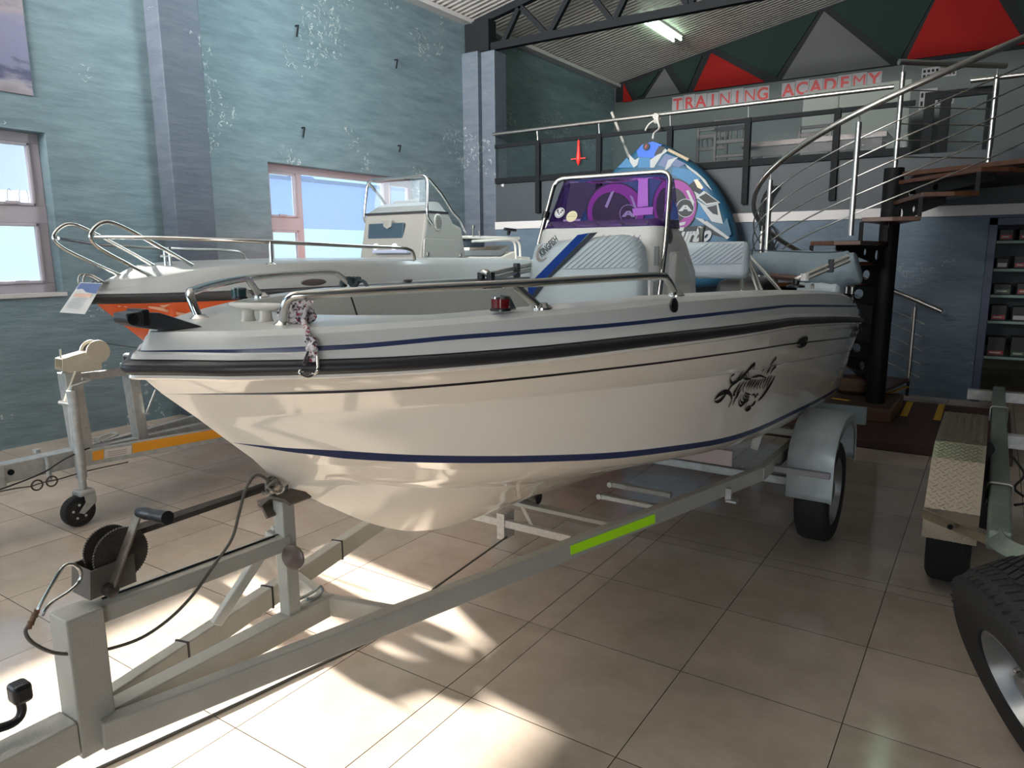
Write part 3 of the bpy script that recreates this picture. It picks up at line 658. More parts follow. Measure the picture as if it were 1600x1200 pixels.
class Strake:
    def __init__(s): s.y0 = 1.34; s.yE = 5.6
    def b(s, y): return plan(y, 1.34, .45, 3.6, 2.0)
    def z(s, y):
        f = np.interp(y, [1.34, 1.42, 1.5, 2.0, 2.6, 4.0, 5.6], [.12, .45, .64, .69, .65, .56, .53]); return R_keel.z(max(y, 1.37))*(1-f)+R_chn.z(y)*f
R_stk = Strake()
class Off:
    def __init__(s, r, db, dz): s.r, s.db, s.dz = r, db, dz; s.y0, s.yE = r.y0, r.yE
    def b(s, y): return s.r.b(y)+s.db*min(1, (y-s.y0)/0.25)
    def z(s, y): return s.r.z(y)+s.dz*min(1, (y-s.y0)/0.25)
def lerp_row(a, c, f, bulge=0.0):
    class L_:
        pass
    L = L_(); L.pt = lambda k, side, ax: (lambda p, q: Vector((ax+side*(abs(p.x-ax)*(1-f)+abs(q.x-ax)*f+bulge*min(1, k/12)), p.y*(1-f)+q.y*f, p.z*(1-f)+q.z*f)))(getp(a, k, side, ax), getp(c, k, side, ax))
    return L
def getp(r, k, side, ax):
    return r.pt(k, side, ax) if hasattr(r, 'pt') else pt(r, k, side, ax=ax)
s_lo = Off(R_stp, 0.0, -0.012); s_hi = Off(R_stp, 0.002, 0.012)
p_lo = Off(R_pin, 0, -0.0035); p_hi = Off(R_pin, 0, 0.0035)
hull_rows = [R_keel, lerp_row(R_keel, R_stk, 0.5, 0.012), R_stk, Off(R_stk, 0.022, 0.004), lerp_row(Off(R_stk, .022, .004), R_chn, 0.5, 0.004), Off(R_chn, -0.004, 0.0), Off(R_chn, 0.012, 0.008), s_lo, s_hi,
             lerp_row(s_hi, R_knk, 0.35, 0.006), lerp_row(s_hi, R_knk, 0.7, 0.006), Off(R_knk, 0.0, -0.004), Off(R_knk, 0.010, 0.004), p_lo, p_hi, lerp_row(p_hi, R_rub, 0.5, 0.0), Off(R_rub, -0.018, -0.022)]
hull_mi = [0, 0, 0, 0, 0, 0, 0, 1, 0, 0, 0, 0, 0, 2, 0, 0]
def build_hull(ax, rows, mis, mats, parent, name='hull'):
    b = MB()
    for side in (1, -1): b.rows([[getp(r, k, side, ax) for k in range(NS)] for r in rows], mis, flip=(side < 0))
    # transom
    tr_ = [[getp(r, NS-1, 1, ax) for r in rows], [getp(r, NS-1, -1, ax) for r in rows]]
    b.rows(tr_)
    return b.build(name, mats, parent, smooth=True, angle=28, weld=True)
boat = thing('centre_console_boat', 'white centre console fishing boat with purple windscreen, bow toward us on a grey trailer', 'boat', (AX, 3.4, 0.38))
hull = build_hull(AX, hull_rows, hull_mi, [gel, navy, pin], boat)

# rub rail: swept black profile round the bow
def sweep(row, offs, ax, name, mats, parent, mis=None, smooth=True, k0=0):
    """offs: list of (outward, up) offsets; runs starboard stern - bow - port stern"""
    path = [getp(row, k, -1, ax) for k in range(NS-1, 0, -1)]+[getp(row, k, 1, ax) for k in range(0, NS)]
    N = len(path); nor = []
    for i in range(N):
        t = path[min(i+1, N-1)]-path[max(0, i-1)]; t.z = 0; t.normalize(); nor.append(Vector((t.y, -t.x, 0)))
    # smooth normals near the bow
    for _ in range(3): nor = [(nor[max(0, i-1)]+nor[i]*2+nor[min(N-1, i+1)]).normalized() for i in range(N)]
    b = MB(); b.rows([[path[i]+nor[i]*o+Vector((0, 0, u)) for i in range(N)] for o, u in offs], mis)
    return b.build(name, mats, parent, smooth=smooth, angle=50)
rr = sweep(R_rub, [(-0.03, -0.016), (0.002, -0.018), (0.014, -0.012), (0.020, -0.001), (0.016, 0.011), (0.004, 0.017), (-0.02, 0.018)], AX, 'rub_rail', blackr, boat)
sweep(R_rub, [(-0.03, -0.030), (0.0, -0.030), (0.005, -0.025), (0.003, -0.018), (-0.02, -0.018)], AX, 'rail_lip', gel, boat)

# deck moulding
zd = [1.428, 1.439, 1.442, 1.442, 1.443, 1.438, 1.426, 1.408, 1.376, 1.344, 1.311, 1.283, 1.250]
def zdeck(y): return float(np.interp(y, [.95, 1.2, 1.5, 1.79, 2.3, 2.6, 3, 3.5, 4, 4.5, 5, 5.4, 5.7, 5.86], [1.472, 1.476, 1.486, 1.497, 1.508, 1.503, 1.492, 1.474, 1.452, 1.428, 1.398, 1.360, 1.325, 1.285]))
class OB:
    """deck line set in from the rub rail line by off"""
    def __init__(s, y0, off, zf, yE=5.82): s.y0, s.off, s.zf, s.yE = y0, off, zf, yE
    def b(s, y):
        r = max(0.0, plan(y, .87, .97, 3.3, 3.0)-s.off)
        if y > 4.6: r -= 0.03*((y-4.6)/1.2)**2
        return r*min(1.0, math.sqrt(max(0.0, y-s.y0)/0.12))
    def z(s, y): return s.zf(y)
zrub = lambda y: R_rub.z(max(y, .93))
zds = lambda y: float(np.interp(y, [.95]+YT_, [1.424]+zd))
D0 = OB(.930, .004, lambda y: zrub(y)+0.020, 5.85); D1 = OB(.936, .014, lambda y: zrub(y)+0.032, 5.85); D2 = OB(.950, .022, lambda y: zrub(y)+0.037, 5.84)
DS = OB(.956, .032, zds); SL = OB(.955, .031, lambda y: zds(y)-0.006); SH = OB(.957, .033, lambda y: zds(y)+0.006)
T1 = OB(.972, .046, lambda y: zdeck(y)-0.014, 5.80); T2 = OB(.985, .070, zdeck, 5.78); T3 = OB(1.42, .185, lambda y: zdeck(y)+0.003, 5.70); T4 = OB(1.44, .20, lambda y: zdeck(y)-0.012, 5.70)
class In:
    def __init__(s, y0, db, z, yE=5.55): s.y0, s.yE, s.db, s.z_ = y0, yE, db, z
    def b(s, y): return max(0, plan(y, s.y0, .93-s.db, 3.3, 2.6))
    def z(s, y): return s.z_(y) if callable(s.z_) else s.z_
I1 = In(1.47, 0.20, lambda y: zdeck(y)-0.30); I2 = In(1.60, 0.24, lambda y: max(0.72, 1.02-0.06*(y-1.6)))
I3 = In(1.60, 0.93, lambda y: max(0.72, 1.02-0.06*(y-1.6)))
deck_rows = [D0, D1, D2, SL, SH, T1, T2, T3, T4, I1, I2, I3]
deck_mi = [0, 0, 0, 1, 0, 0, 0, 0, 0, 0, 0]
dk = build_hull(AX, deck_rows, deck_mi, [geld, navy], boat, 'deck')
# liner seam, bow hatch line
b = MB(); a = P(548, 462, x=-2.28); c = P(560, 499, x=-2.22)
b.beam(a, c, 0.006, 0.006); b.build('liner_seam', pin, boat)
# small oval drain / side fittings on the gunwale side
def on_deckside(u, v, dx=0.0):
    best = None
    for y in np.linspace(0.9, 5.9, 1200):
        p = P(u, v, y=float(y)); e = abs(p.x-(AX+DS.b(y)))
        if best is None or e < best[0]: best = (e, p)
    return best[1]
p_ = on_deckside(1052, 477); b = MB(); b.lathe([(0.024, 0), (0.024, 0.006), (0.012, 0.010)], p_, (1, -0.1, 0.12), 20); b.build('drain_fitting', blackp, boat, smooth=True)
p_ = on_deckside(1332, 468); b = MB(); b.lathe([(0.03, 0), (0.03, 0.008)], p_, (1, 0.1, 0.3), 16); b.build('drain_fitting', blackp, boat, smooth=True)

# decals on the hull side
def hull_b(y, z):
    rows = [(R_chn.z(y), R_chn.b(y)), (R_stp.z(y), R_stp.b(y)), (R_knk.z(y), R_knk.b(y)+0.005), (R_pin.z(y), R_pin.b(y)), (R_rub.z(y), R_rub.b(y))]
    return float(np.interp(z, [r[0] for r in rows], [r[1] for r in rows]))
def on_hull(u, v):
    lo, hi = 1.2, 5.9; best = None
    f = lambda y: (lambda p: p.x-(AX+hull_b(y, p.z)))(P(u, v, y=y))
    ys = np.linspace(lo, hi, 60); vals = [f(float(y)) for y in ys]
    for i in range(59):
        if vals[i]*vals[i+1] <= 0:
            a, c = float(ys[i]), float(ys[i+1])
            for _ in range(20):
                mm = (a+c)/2
                if f(a)*f(mm) <= 0: c = mm
                else: a = mm
            return P(u, v, y=(a+c)/2)
    return P(u, v, y=5.0)
def stroke(pts, w, b, sc=120/1600, ox=1105, oy=550):
    pp = catmull([Vector((ox+p[0]*sc, oy+p[1]*sc, 0)) for p in pts], 5)
    q = [on_hull(p.x, p.y)+Vector((0.011, 0, 0)) for p in pp]; n = len(q); L = []; Rr = []
    for i in range(n):
        t = (q[min(n-1, i+1)]-q[max(0, i-1)]); t.x = 0
        if t.length < 1e-7: t = Vector((0, 1, 0))
        t.normalize(); nn = Vector((0, -t.z, t.y)); ww = w*0.7*(0.25+0.75*math.sin(PI*min(1, max(0, (i+0.5)/n))))
        L.append(q[i]+nn*ww); Rr.append(q[i]-nn*ww)
    b.rows([L, Rr])
db = MB(); wd = 0.011
S_ = [([(100, 1030), (120, 960), (220, 870), (330, 825), (420, 860), (460, 950), (440, 1050), (390, 1150)], 0.014),
      ([(100, 1030), (200, 1010), (290, 920), (340, 870)], 0.009), ([(130, 1060), (230, 1010), (330, 900)], 0.006),
      ([(370, 820), (430, 730), (490, 650), (560, 610), (700, 510)], wd), ([(520, 455), (450, 500), (430, 590), (470, 650), (540, 620), (620, 500), (690, 390)], wd),
      ([(540, 620), (650, 520), (780, 400), (870, 300), (940, 245), (930, 300), (890, 370)], 0.012), ([(620, 590), (690, 520), (760, 450)], 0.008),
      ([(640, 620), (560, 760), (490, 880), (530, 880)], wd), ([(720, 600), (640, 720), (570, 850), (600, 850), (660, 760)], wd), ([(600, 880), (540, 960), (480, 1110)], wd),
      ([(770, 600), (700, 740), (700, 830)], wd), ([(860, 560), (780, 700), (760, 780)], wd), ([(910, 560), (830, 700), (790, 820)], wd), ([(970, 560), (880, 700), (850, 820)], wd),
      ([(1020, 570), (930, 720), (920, 780)], wd), ([(1070, 560), (990, 700), (990, 770)], wd), ([(1120, 540), (1050, 690), (1050, 760)], wd), ([(1180, 520), (1120, 640), (1100, 760)], wd),
      ([(1240, 490), (1180, 620), (1120, 770)], wd), ([(1300, 480), (1240, 600), (1180, 740)], wd), ([(1370, 490), (1300, 620), (1200, 780), (1100, 920), (1010, 1010)], 0.013),
      ([(870, 530), (950, 510), (1050, 490), (1170, 530)], 0.008), ([(1080, 480), (1100, 400), (1140, 340)], 0.007), ([(1130, 480), (1150, 400), (1170, 330)], 0.007), ([(1180, 470), (1220, 380), (1280, 300)], 0.009),
      ([(1210, 440), (1260, 330), (1320, 200), (1390, 120)], 0.010), ([(1390, 110), (1370, 140)], 0.016), ([(1260, 460), (1310, 370), (1390, 280), (1360, 340)], 0.010),
      ([(640, 850), (610, 1010), (620, 1100), (660, 1110), (740, 1050), (800, 990)], 0.008), ([(670, 870), (640, 980), (670, 1050), (760, 1030), (820, 990)], 0.008),
      ([(700, 880), (700, 960), (740, 990), (820, 960)], 0.008), ([(730, 860), (740, 920), (830, 930)], 0.008), ([(740, 840), (780, 870), (850, 880)], 0.008),
      ([(800, 1000), (760, 1100), (750, 1190), (800, 1200), (860, 1150), (820, 1130), (770, 1160)], 0.010), ([(870, 1120), (930, 1060), (960, 1010)], 0.012), ([(870, 900), (930, 880), (950, 930), (1000, 870), (1020, 900)], 0.008),
      ([(750, 420), (770, 560)], 0.008), ([(800, 400), (800, 560)], 0.008), ([(850, 440), (830, 560)], 0.008), ([(700, 540), (760, 560), (860, 550)], 0.008)]
for pts, w_ in S_: stroke(pts, w_, db)
ink = mat('decal_black', (20, 20, 20), 0.35)
tag_ = db.build('script_decal', ink, boat); tag_['label'] = 'ornate black script lettering on the hull side'
db = MB()
for pts in ([(150, 500), (190, 400), (300, 345), (350, 360), (330, 440), (270, 490), (210, 520), (150, 500)], [(200, 400), (230, 480)], [(250, 370), (270, 470)], [(300, 350), (310, 460)], [(160, 450), (240, 400), (340, 370)], [(200, 540), (240, 470), (330, 420)]):
    stroke(pts, 0.014, db, 130/1600, 1230, 500)
db.build('emblem_decal', ink, boat)
db = MB()
for pts in ([(1260, 100), (1190, 330)], [(1320, 90), (1240, 320)], [(1370, 100), (1330, 280)], [(1270, 200), (1370, 180)], [(1220, 300), (1300, 280)], [(1380, 60), (1400, 260)]):
    stroke(pts, 0.016, db, 130/1600, 1230, 500)
db.build('registration_decal', ink, boat)

# bow roller / fairlead: dark anchor chute
b = MB()
def X0(u, v, dx=0): p = P(u, v, x=AX); return Vector((AX+dx, p.y, p.z))
prof = [(186, 489), (207, 486), (240, 488), (300, 507), (310, 511), (262, 516), (232, 514), (212, 511), (196, 508), (187, 500)]
b.prism([X0(u, v, -0.03) for u, v in prof], (0.06, 0, 0)); fl = b.build('bow_chute', mat('dark_anodised', (58, 62, 66), 0.4, 0.3), boat, bevel=0.008)
b = MB(); p_ = X0(197, 498); b.lathe([(0.014, -0.031), (0.014, 0.031)], p_, (1, 0, 0), 20); b.build('roller', blackp, fl, smooth=True)
b = MB(); b.bb(AX-0.036, AX+0.036, p_.y+0.02, p_.y+0.04, p_.z-0.02, p_.z+0.022); b.build('roller_guard', blackp, fl, bevel=0.004)

# bow rails (port and starboard)
def brail(side):
    s = side
    pts = [(0.185, 1.24, 1.47), (0.215, 1.235, 1.545), (0.27, 1.29, 1.556), (0.42, 1.47, 1.566), (0.60, 1.72, 1.573), (0.70, 1.95, 1.578), (0.788, 2.28, 1.580), (0.80, 2.36, 1.565), (0.80, 2.44, 1.505)]
    pts = [Vector((AX+s*x, y, z)) for x, y, z in pts]
    b = MB(); b.tube(catmull(pts, 8), 0.0125, 14); r = b.build('grab_rail', steel, boat, smooth=True)
    b = MB(); b.tube([Vector((AX+s*0.635, 1.80, 1.497)), Vector((AX+s*0.595, 1.715, 1.572))], 0.0125, 14); b.build('rail_stanchion', steel, r, smooth=True)
    for q in ((0.185, 1.24, 1.474), (0.637, 1.802, 1.500), (0.80, 2.44, 1.508)):
        b = MB(); b.lathe([(0.032, -0.004), (0.032, 0.002), (0.018, 0.012), (0.015, 0.016)], Vector((AX+s*q[0], q[1], q[2])), (0, 0, 1), 24); b.build('rail_foot', steel, r, smooth=True)
brail(1); brail(-1)
# navigation lights
def navlight(side, lens, lab):
    p_ = Vector((AX+side*0.585, 1.665, 1.500))
    b = MB(); b.lathe([(0.030, 0), (0.030, 0.006), (0.026, 0.008)], p_, (0, 0, 1), 24); n = b.build('navigation_light', blackp, boat, smooth=True)
    b = MB(); b.lathe([(0.026, 0.008), (0.027, 0.034)], p_, (0, 0, 1), 24); o = b.build('lens', lens, n, smooth=True); o['label'] = lab
    b = MB(); b.lathe([(0.028, 0.034), (0.026, 0.040), (0.0, 0.044)], p_, (0, 0, 1), 24); b.build('chrome_cap', steel, n, smooth=True)
    b = MB(); b.prism([p_+Vector((0.02, 0.012, 0)), p_+Vector((0.02, 0.052, 0)), p_+Vector((0.02, 0.018, 0.04))], (-0.04, 0, 0)); b.build('cowl', steel, n)
navlight(1, mat('red_lens', (96, 20, 24), 0.15), 'dark red port lens'); navlight(-1, mat('green_lens', (30, 62, 66), 0.15), 'dark green starboard lens')
# white bollard cleat on the foredeck
c0 = P(402, 503, z=1.478)
b = MB(); d_ = Vector((0.85, 0.25, 0)).normalized()
for k in (-0.028, 0.028): b.lathe([(0.022, 0), (0.017, 0.012), (0.016, 0.032), (0.02, 0.036)], c0+d_*k, (0, 0, 1), 16)
b.tube([c0+d_*-0.085+Vector((0, 0, 0.047)), c0+d_*-0.05+Vector((0, 0, 0.042)), c0+d_*0.05+Vector((0, 0, 0.042)), c0+d_*0.085+Vector((0, 0, 0.047))], [0.005, 0.011, 0.011, 0.005], 12)
b.build('bow_cleat', mat('cleat_cream', (186, 184, 174), 0.35), boat, smooth=True)
# bow eye under the chute
b = MB(); p_ = X0(428, 762); b.tube([p_+Vector((0, 0.02+0.028*math.cos(a), 0.028*math.sin(a))) for a in np.linspace(0, 2*PI, 20)], 0.006, 8); b.build('bow_eye', steel, boat, smooth=True)

# ---------------- console
con = MB()
yc0 = 3.40
def ring(y0, y1, hw, z, r=0.05):
    pts = []
    for (sx_, yy, a0) in ((1, y1, 0), (-1, y1, 90), (-1, y0, 180), (1, y0, 270)):
        for k in range(5):
            a = math.radians(a0+k*22.5); cx = AX+sx_*(hw-r); cy = yy+(-r if yy == y1 else r)
            pts.append(Vector((cx+r*math.cos(a), cy+r*math.sin(a), z)))
    return pts
rws = [ring(3.30, 3.98, 0.36, 0.72), ring(3.32, 3.98, 0.355, 1.36), ring(3.33, 3.94, 0.352, 1.55), ring(3.37, 3.80, 0.348, 1.70), ring(3.39, 3.70, 0.345, 1.768), ring(3.40, 3.68, 0.335, 1.785), ring(3.44, 3.64, 0.30, 1.788)]
con.rows(rws, closed=True); n = len(rws[0]); con.f.append([len(con.v)-n+i for i in range(n)]); con.m.append(0)
cobj = con.build('console', mat('console_white', (190, 192, 188), 0.2, coat=0.3), boat, smooth=True, angle=50)
# lower side pod behind
b = MB(); q = [(-1.42, 3.52, 1.66), (-1.42, 3.62, 1.665), (-1.42, 3.72, 1.60), (-1.42, 3.80, 1.38), (-1.42, 3.84, 0.75), (-1.42, 3.40, 0.75)]
b.prism([Vector((-1.42, y, z)) for _, y, z in q], (0.075, 0, 0)); b.build('side_pod', MATS['console_white'], cobj, bevel=0.02, seg=3)
b = MB(); b.lathe([(0.035, 0), (0.038, 0.008), (0.02, 0.014)], Vector((AX+0.350, 3.50, 1.735)), (1, 0, 0), 20); b.build('rail_socket', steelb, cobj, smooth=True)
for v0, v1 in ((385, 415), (440, 470)):
    a = P(1014, v0, y=3.31); c = P(1012, v1, y=3.31); b = MB(); b.beam((AX+0.352, 3.345, a.z), (AX+0.352, 3.345, c.z), 0.012, 0.022)
    for k in range(5): b.tube([(AX+0.360, 3.345, a.z+(c.z-a.z)*(k+0.1)/5), (AX+0.360, 3.345, a.z+(c.z-a.z)*(k+0.8)/5)], 0.006, 8)
    b.build('hinge', mat('dull_hinge', (110, 112, 112), 0.6, 0.3), cobj)
# purple windscreen
ws = MB()
fb = [(-0.330, 3.405, 1.775), (0.330, 3.405, 1.775)]; ftp = [(-0.285, 3.535, 2.050), (0.285, 3.535, 2.048)]
rbk = [(-0.352, 3.64, 1.775), (0.352, 3.64, 1.775)]; rtp = [(-0.305, 3.66, 2.03), (0.305, 3.66, 2.03)]
V3 = lambda t: Vector((AX+t[0], t[1], t[2]))
rowsw = []
for f_ in np.linspace(0, 1, 9):
    row = []
    L0 = V3(rbk[0]).lerp(V3(rtp[0]), f_); L1 = V3(fb[0]).lerp(V3(ftp[0]), f_); R1 = V3(fb[1]).lerp(V3(ftp[1]), f_); R0 = V3(rbk[1]).lerp(V3(rtp[1]), f_)
    row = bent([L0, L1, R1, R0], 0.05, 6); rowsw.append(row)
ws.rows(rowsw); w = ws.build('windscreen', purple, boat, smooth=True, solid=0.004)
b = MB(); b.rows([[p+Vector((0, -0.004, 0)) for p in bent([V3(rbk[0]), V3(fb[0]), V3(fb[1]), V3(rbk[1])], 0.05, 6)], [p+Vector((0, -0.004, 0)) for p in bent([V3(rbk[0]).lerp(V3(rtp[0]), 0.17), V3(fb[0]).lerp(V3(ftp[0]), 0.17), V3(fb[1]).lerp(V3(ftp[1]), 0.17), V3(rbk[1]).lerp(V3(rtp[1]), 0.17)], 0.05, 6)]])
b.build('windscreen_base_strip', purple_d, w, smooth=True, solid=0.004)
for k in range(5):
    p_ = V3(fb[0]).lerp(V3(fb[1]), 0.08+0.21*k)+Vector((0, 0.006-0.01, 0.028)); b = MB(); b.lathe([(0.007, 0), (0.007, 0.004), (0.003, 0.006)], p_, (0, -1, 0.3), 12); b.build('screw', blackp, w, smooth=True)
# two round stickers on the windscreen
wn = Vector((0, -0.9, 0.43)).normalized()
def wsp(u, v):
    # point on the raked front pane
    a = V3(fb[0]); nn = (V3(fb[1])-V3(fb[0])).cross(V3(ftp[0])-V3(fb[0])).normalized(); d = P(u, v, y=3.0)-EYE; t = (a-EYE).dot(nn)/d.dot(nn); return EYE+d*t
p_ = wsp(875, 333); b = MB(); b.lathe([(0.030, 0.003), (0.030, 0.005)], p_, wn, 28); st = b.build('round_sticker', mat('sticker_white', (214, 214, 214), 0.5), w); st['label'] = 'white round sticker with a black animal face'
xd = Vector((1, 0, 0)); yd = wn.cross(xd)*1.0; yd = Vector((0, 0.43, 0.9)).normalized()
b = MB(); b.lathe([(0.026, 0.0055), (0.026, 0.006), (0.0235, 0.0062)], p_, wn, 28, cap=False)
for sx_ in (-1, 1): b.lathe([(0.0058, 0.005), (0.0058, 0.0065)], p_+xd*sx_*0.014+yd*0.012, wn, 12); b.lathe([(0.0050, 0.005), (0.0050, 0.0065)], p_+xd*sx_*0.0085+yd*0.001, wn, 12)
b.lathe([(0.004, 0.005), (0.004, 0.0065)], p_+yd*-0.009, wn, 12); b.build('print', blackp, st)
p_ = wsp(894, 339); b = MB(); b.lathe([(0.032, 0.004), (0.032, 0.006)], p_, wn, 28); st = b.build('round_sticker', mat('sticker_cream', (222, 216, 176), 0.5), w); st['label'] = 'cream round sticker'
b = MB(); b.beam(p_+xd*-0.024+wn*0.0068, p_+xd*0.024+wn*0.0068, 0.0015, 0.002, wn); b.beam(p_+xd*-0.02+yd*0.012+wn*0.0068, p_+xd*0.02+yd*0.012+wn*0.0068, 0.001, 0.0015, wn); b.build('print', mat('ochre_print', (150, 130, 70), 0.6), st)
# stainless hoop round the windscreen
hp = bent([(AX-0.372, 3.36, 1.55), (AX-0.364, 3.427, 1.728), (AX-0.333, 3.545, 2.055), (AX+0.333, 3.545, 2.055), (AX+0.364, 3.427, 1.705), (AX+0.374, 3.34, 1.45)], 0.06, 8)
b = MB(); b.tube(hp, 0.0125, 14); hoop = b.build('console_grab_rail', steel, boat, smooth=True)
b = MB(); b.tube([(AX+0.366, 3.43, 1.725), (AX+0.348, 3.50, 1.735)], 0.009, 10); b.build('rail_bracket', steel, hoop, smooth=True)
b = MB(); b.tube([(AX-0.366, 3.43, 1.725), (AX-0.34, 3.47, 1.735)], 0.009, 10); b.build('rail_bracket', steel, hoop, smooth=True)
p_ = Vector((AX-0.352, 3.475, 1.86)); b = MB(); b.lathe([(0.02, -0.018), (0.02, 0.018)], p_, (0.03, 0.12, 0.33), 14); b.build('clamp', blackp, hoop, smooth=True)

# padded front seat on the console
YPAD = 3.275
def pad_outline(y, inset=0.0, top=None):
    pts = []
    c = [(-0.345, 0.80), (-0.342, 1.30), (-0.330, 1.55), (-0.315, 1.64), (-0.295, 1.700), (-0.22, 1.712), (0.0, 1.728), (0.20, 1.742), (0.262, 1.728), (0.298, 1.68), (0.312, 1.60), (0.318, 1.40), (0.322, 0.80)]
    cx, cz = 0.0, 1.3
    for x, z in c: pts.append(Vector((AX+x-math.copysign(inset, x), y, z-(inset if z > 1.5 else 0))))
    return pts
b = MB()
b.rows([pad_outline(3.335, 0), pad_outline(3.285, -0.002), pad_outline(3.262, 0.008), pad_outline(3.25, 0.03)], closed=True)
n = len(pad_outline(0)); b.f.append([len(b.v)-n+i for i in range(n)]); b.m.append(0)
pad = b.build('console_cushion', vinyl, boat, smooth=True, angle=60)
YF_ = 3.2475
def PD(u, v): return P(u, v, y=YF_)
def flat(pts, name, M, parent, th=0.003, lift=0.0):
    b = MB(); b.prism([PD(u, v)+Vector((0, -lift, 0)) for u, v in pts], (0, -th, 0)); return b.build(name, M, parent)
flat([(825, 448), (834, 437), (903, 367), (921, 364), (840, 448), (832, 462), (827, 466)], 'blue_stripe', vblue, pad)
flat([(827, 468), (840, 449), (922, 364), (934, 363), (858, 436), (832, 470)], 'grey_stripe', vgrey, pad)
# quilting seams
qs = MB()
for k in range(15):
    u0 = 882+k*9.5; a = (u0, 419); c = (u0+62, 366)
    def clip(a, c):
        t1 = 1.0
        if c[0] > 1002: t1 = (1002-a[0])/(c[0]-a[0])
        return (a[0]+(c[0]-a[0])*t1, a[1]+(c[1]-a[1])*t1)
    if u0 > 998: break
    c = clip(a, c)
    t0 = 0
    qs.tube([PD(a[0], a[1])+Vector((0, 0.001, 0)), PD(c[0], c[1]+1)+Vector((0, 0.001, 0))], 0.0022, 6)
qs.tube([PD(878, 420)+Vector((0, 0.001, 0)), PD(1000, 418)+Vector((0, 0.001, 0))], 0.0022, 6)
qs.build('quilting_seam', mat('seam_thread', (150, 166, 172), 0.7), pad)
o = text_mesh('KINGFISH', 0.050, 'brand_lettering', mat('letter_charcoal', (48, 52, 54), 0.6), pad, PD(846.5, 402)+Vector((0, -0.002, 0)), PD(875, 374)-PD(846.5, 402), (-0.62, 0, 0.78), 0.001, 0.15, 0.0008, 'LEFT', (PD(875, 374)-PD(846.5, 402)).length*0.93)
b = MB(); cc = [(848, 381), (841, 388), (837, 397), (838, 405), (842, 409), (848, 408), (855, 403)]; ci = [(848, 383), (843.5, 390), (841.5, 397), (842, 402), (845, 405), (849, 405), (853, 402)]
b.rows([[PD(u, v)+Vector((0, -0.002, 0)) for u, v in cc], [PD(u, v)+Vector((0, -0.002, 0)) for u, v in ci]]); b.build('fish_emblem', mat('emblem_taupe', (140, 130, 124), 0.6), pad)

# pilot seat
def rounded_box(x0, x1, y0, y1, z0, z1, name, M, parent, bev=0.03, seg=4): b = MB(); b.bb(x0, x1, y0, y1, z0, z1); return b.build(name, M, parent, bevel=bev, seg=seg, smooth=False)
YSE = 5.00
a = P(1055, 380, y=YSE); c = P(1165, 436, y=YSE)
bk = rounded_box(2*AX-c.x-0.0, c.x, YSE, YSE+0.13, c.z, P(1100, 378, y=YSE).z, 'seat_back', vinyl, boat, 0.045, 5)
qs = MB()
for k in range(12):
    u0 = 1062+k*9; a_ = P(u0, 412, y=YSE-0.002); u1 = min(1160, u0+44); c_ = P(u1, 412-(u1-u0)*0.72, y=YSE-0.002)
    if u0 < 1150: qs.tube([a_, c_], 0.003, 6)
qs.tube([P(1060, 413, y=YSE-0.002), P(1160, 412, y=YSE-0.002)], 0.003, 6); qs.build('quilting_seam', MATS['seam_thread'], bk)
b = MB(); b.prism([P(1050, 395, y=YSE-0.004), P(1057, 379.5, y=YSE-0.004), P(1071, 379.5, y=YSE-0.004), P(1055, 395, y=YSE-0.004)], (0, 0.004, 0)); b.build('grey_stripe', vgrey, bk)
for s_ in (-1, 1):
    x = AX+s_*0.27; b = MB(); b.tube(bent([(x, YSE+0.07, c.z+0.05), (x, YSE+0.09, c.z-0.12), (x, YSE-0.25, 1.12)], 0.06), 0.016, 12); b.build('seat_back_leg', steel, bk, smooth=True)
rounded_box(AX-0.33, AX+0.33, 4.62, 5.04, 1.08, 1.18, 'seat_cushion', vinyl, boat, 0.03, 4)
b = MB(); b.bb(AX-0.32, AX+0.32, 4.64, 5.02, 0.74, 1.08); b.build('seat_box', blackp, boat, bevel=0.02)
# silver cylinder standing behind the seat back
p_ = P(1096, 381, y=5.18); tp = P(1094, 355, y=5.18)
b = MB(); b.lathe([(0.018, -0.25), (0.018, tp.z-p_.z-0.035), (0.022, tp.z-p_.z-0.03), (0.022, tp.z-p_.z-0.02), (0.027, tp.z-p_.z-0.012), (0.027, tp.z-p_.z)], p_, (0, 0, 1), 20); b.build('rod_holder', steelb, boat, smooth=True)
# stern quarter seat and fittings
a = P(1250, 456, y=5.6); c = P(1318, 440, y=5.6)
rounded_box(a.x, c.x, 5.45, 5.68, a.z-0.10, c.z, 'stern_cushion', vinyl, boat, 0.04, 4)
rounded_box(2*AX-c.x, 2*AX-a.x, 5.45, 5.68, a.z-0.10, c.z, 'stern_cushion', vinyl, boat, 0.04, 4)
for u, v in ((1322, 454), (1331, 455)):
    p_ = P(u, v, y=5.72); b = MB(); b.lathe([(0.014, -0.02), (0.014, 0.03), (0.020, 0.035), (0.010, 0.06)], p_, (0, 0, 1), 14); b.build('stern_fitting', steelb, boat, smooth=True)
p_ = P(1273, 451.5, z=zdeck(5.0)); b = MB(); b.tube(bent([p_+Vector((-0.02, -0.05, 0)), p_+Vector((-0.02, -0.05, 0.03)), p_+Vector((-0.02, 0.05, 0.03)), p_+Vector((-0.02, 0.05, 0))], 0.02), 0.008, 10); b.build('stern_cleat', steelb, boat, smooth=True)
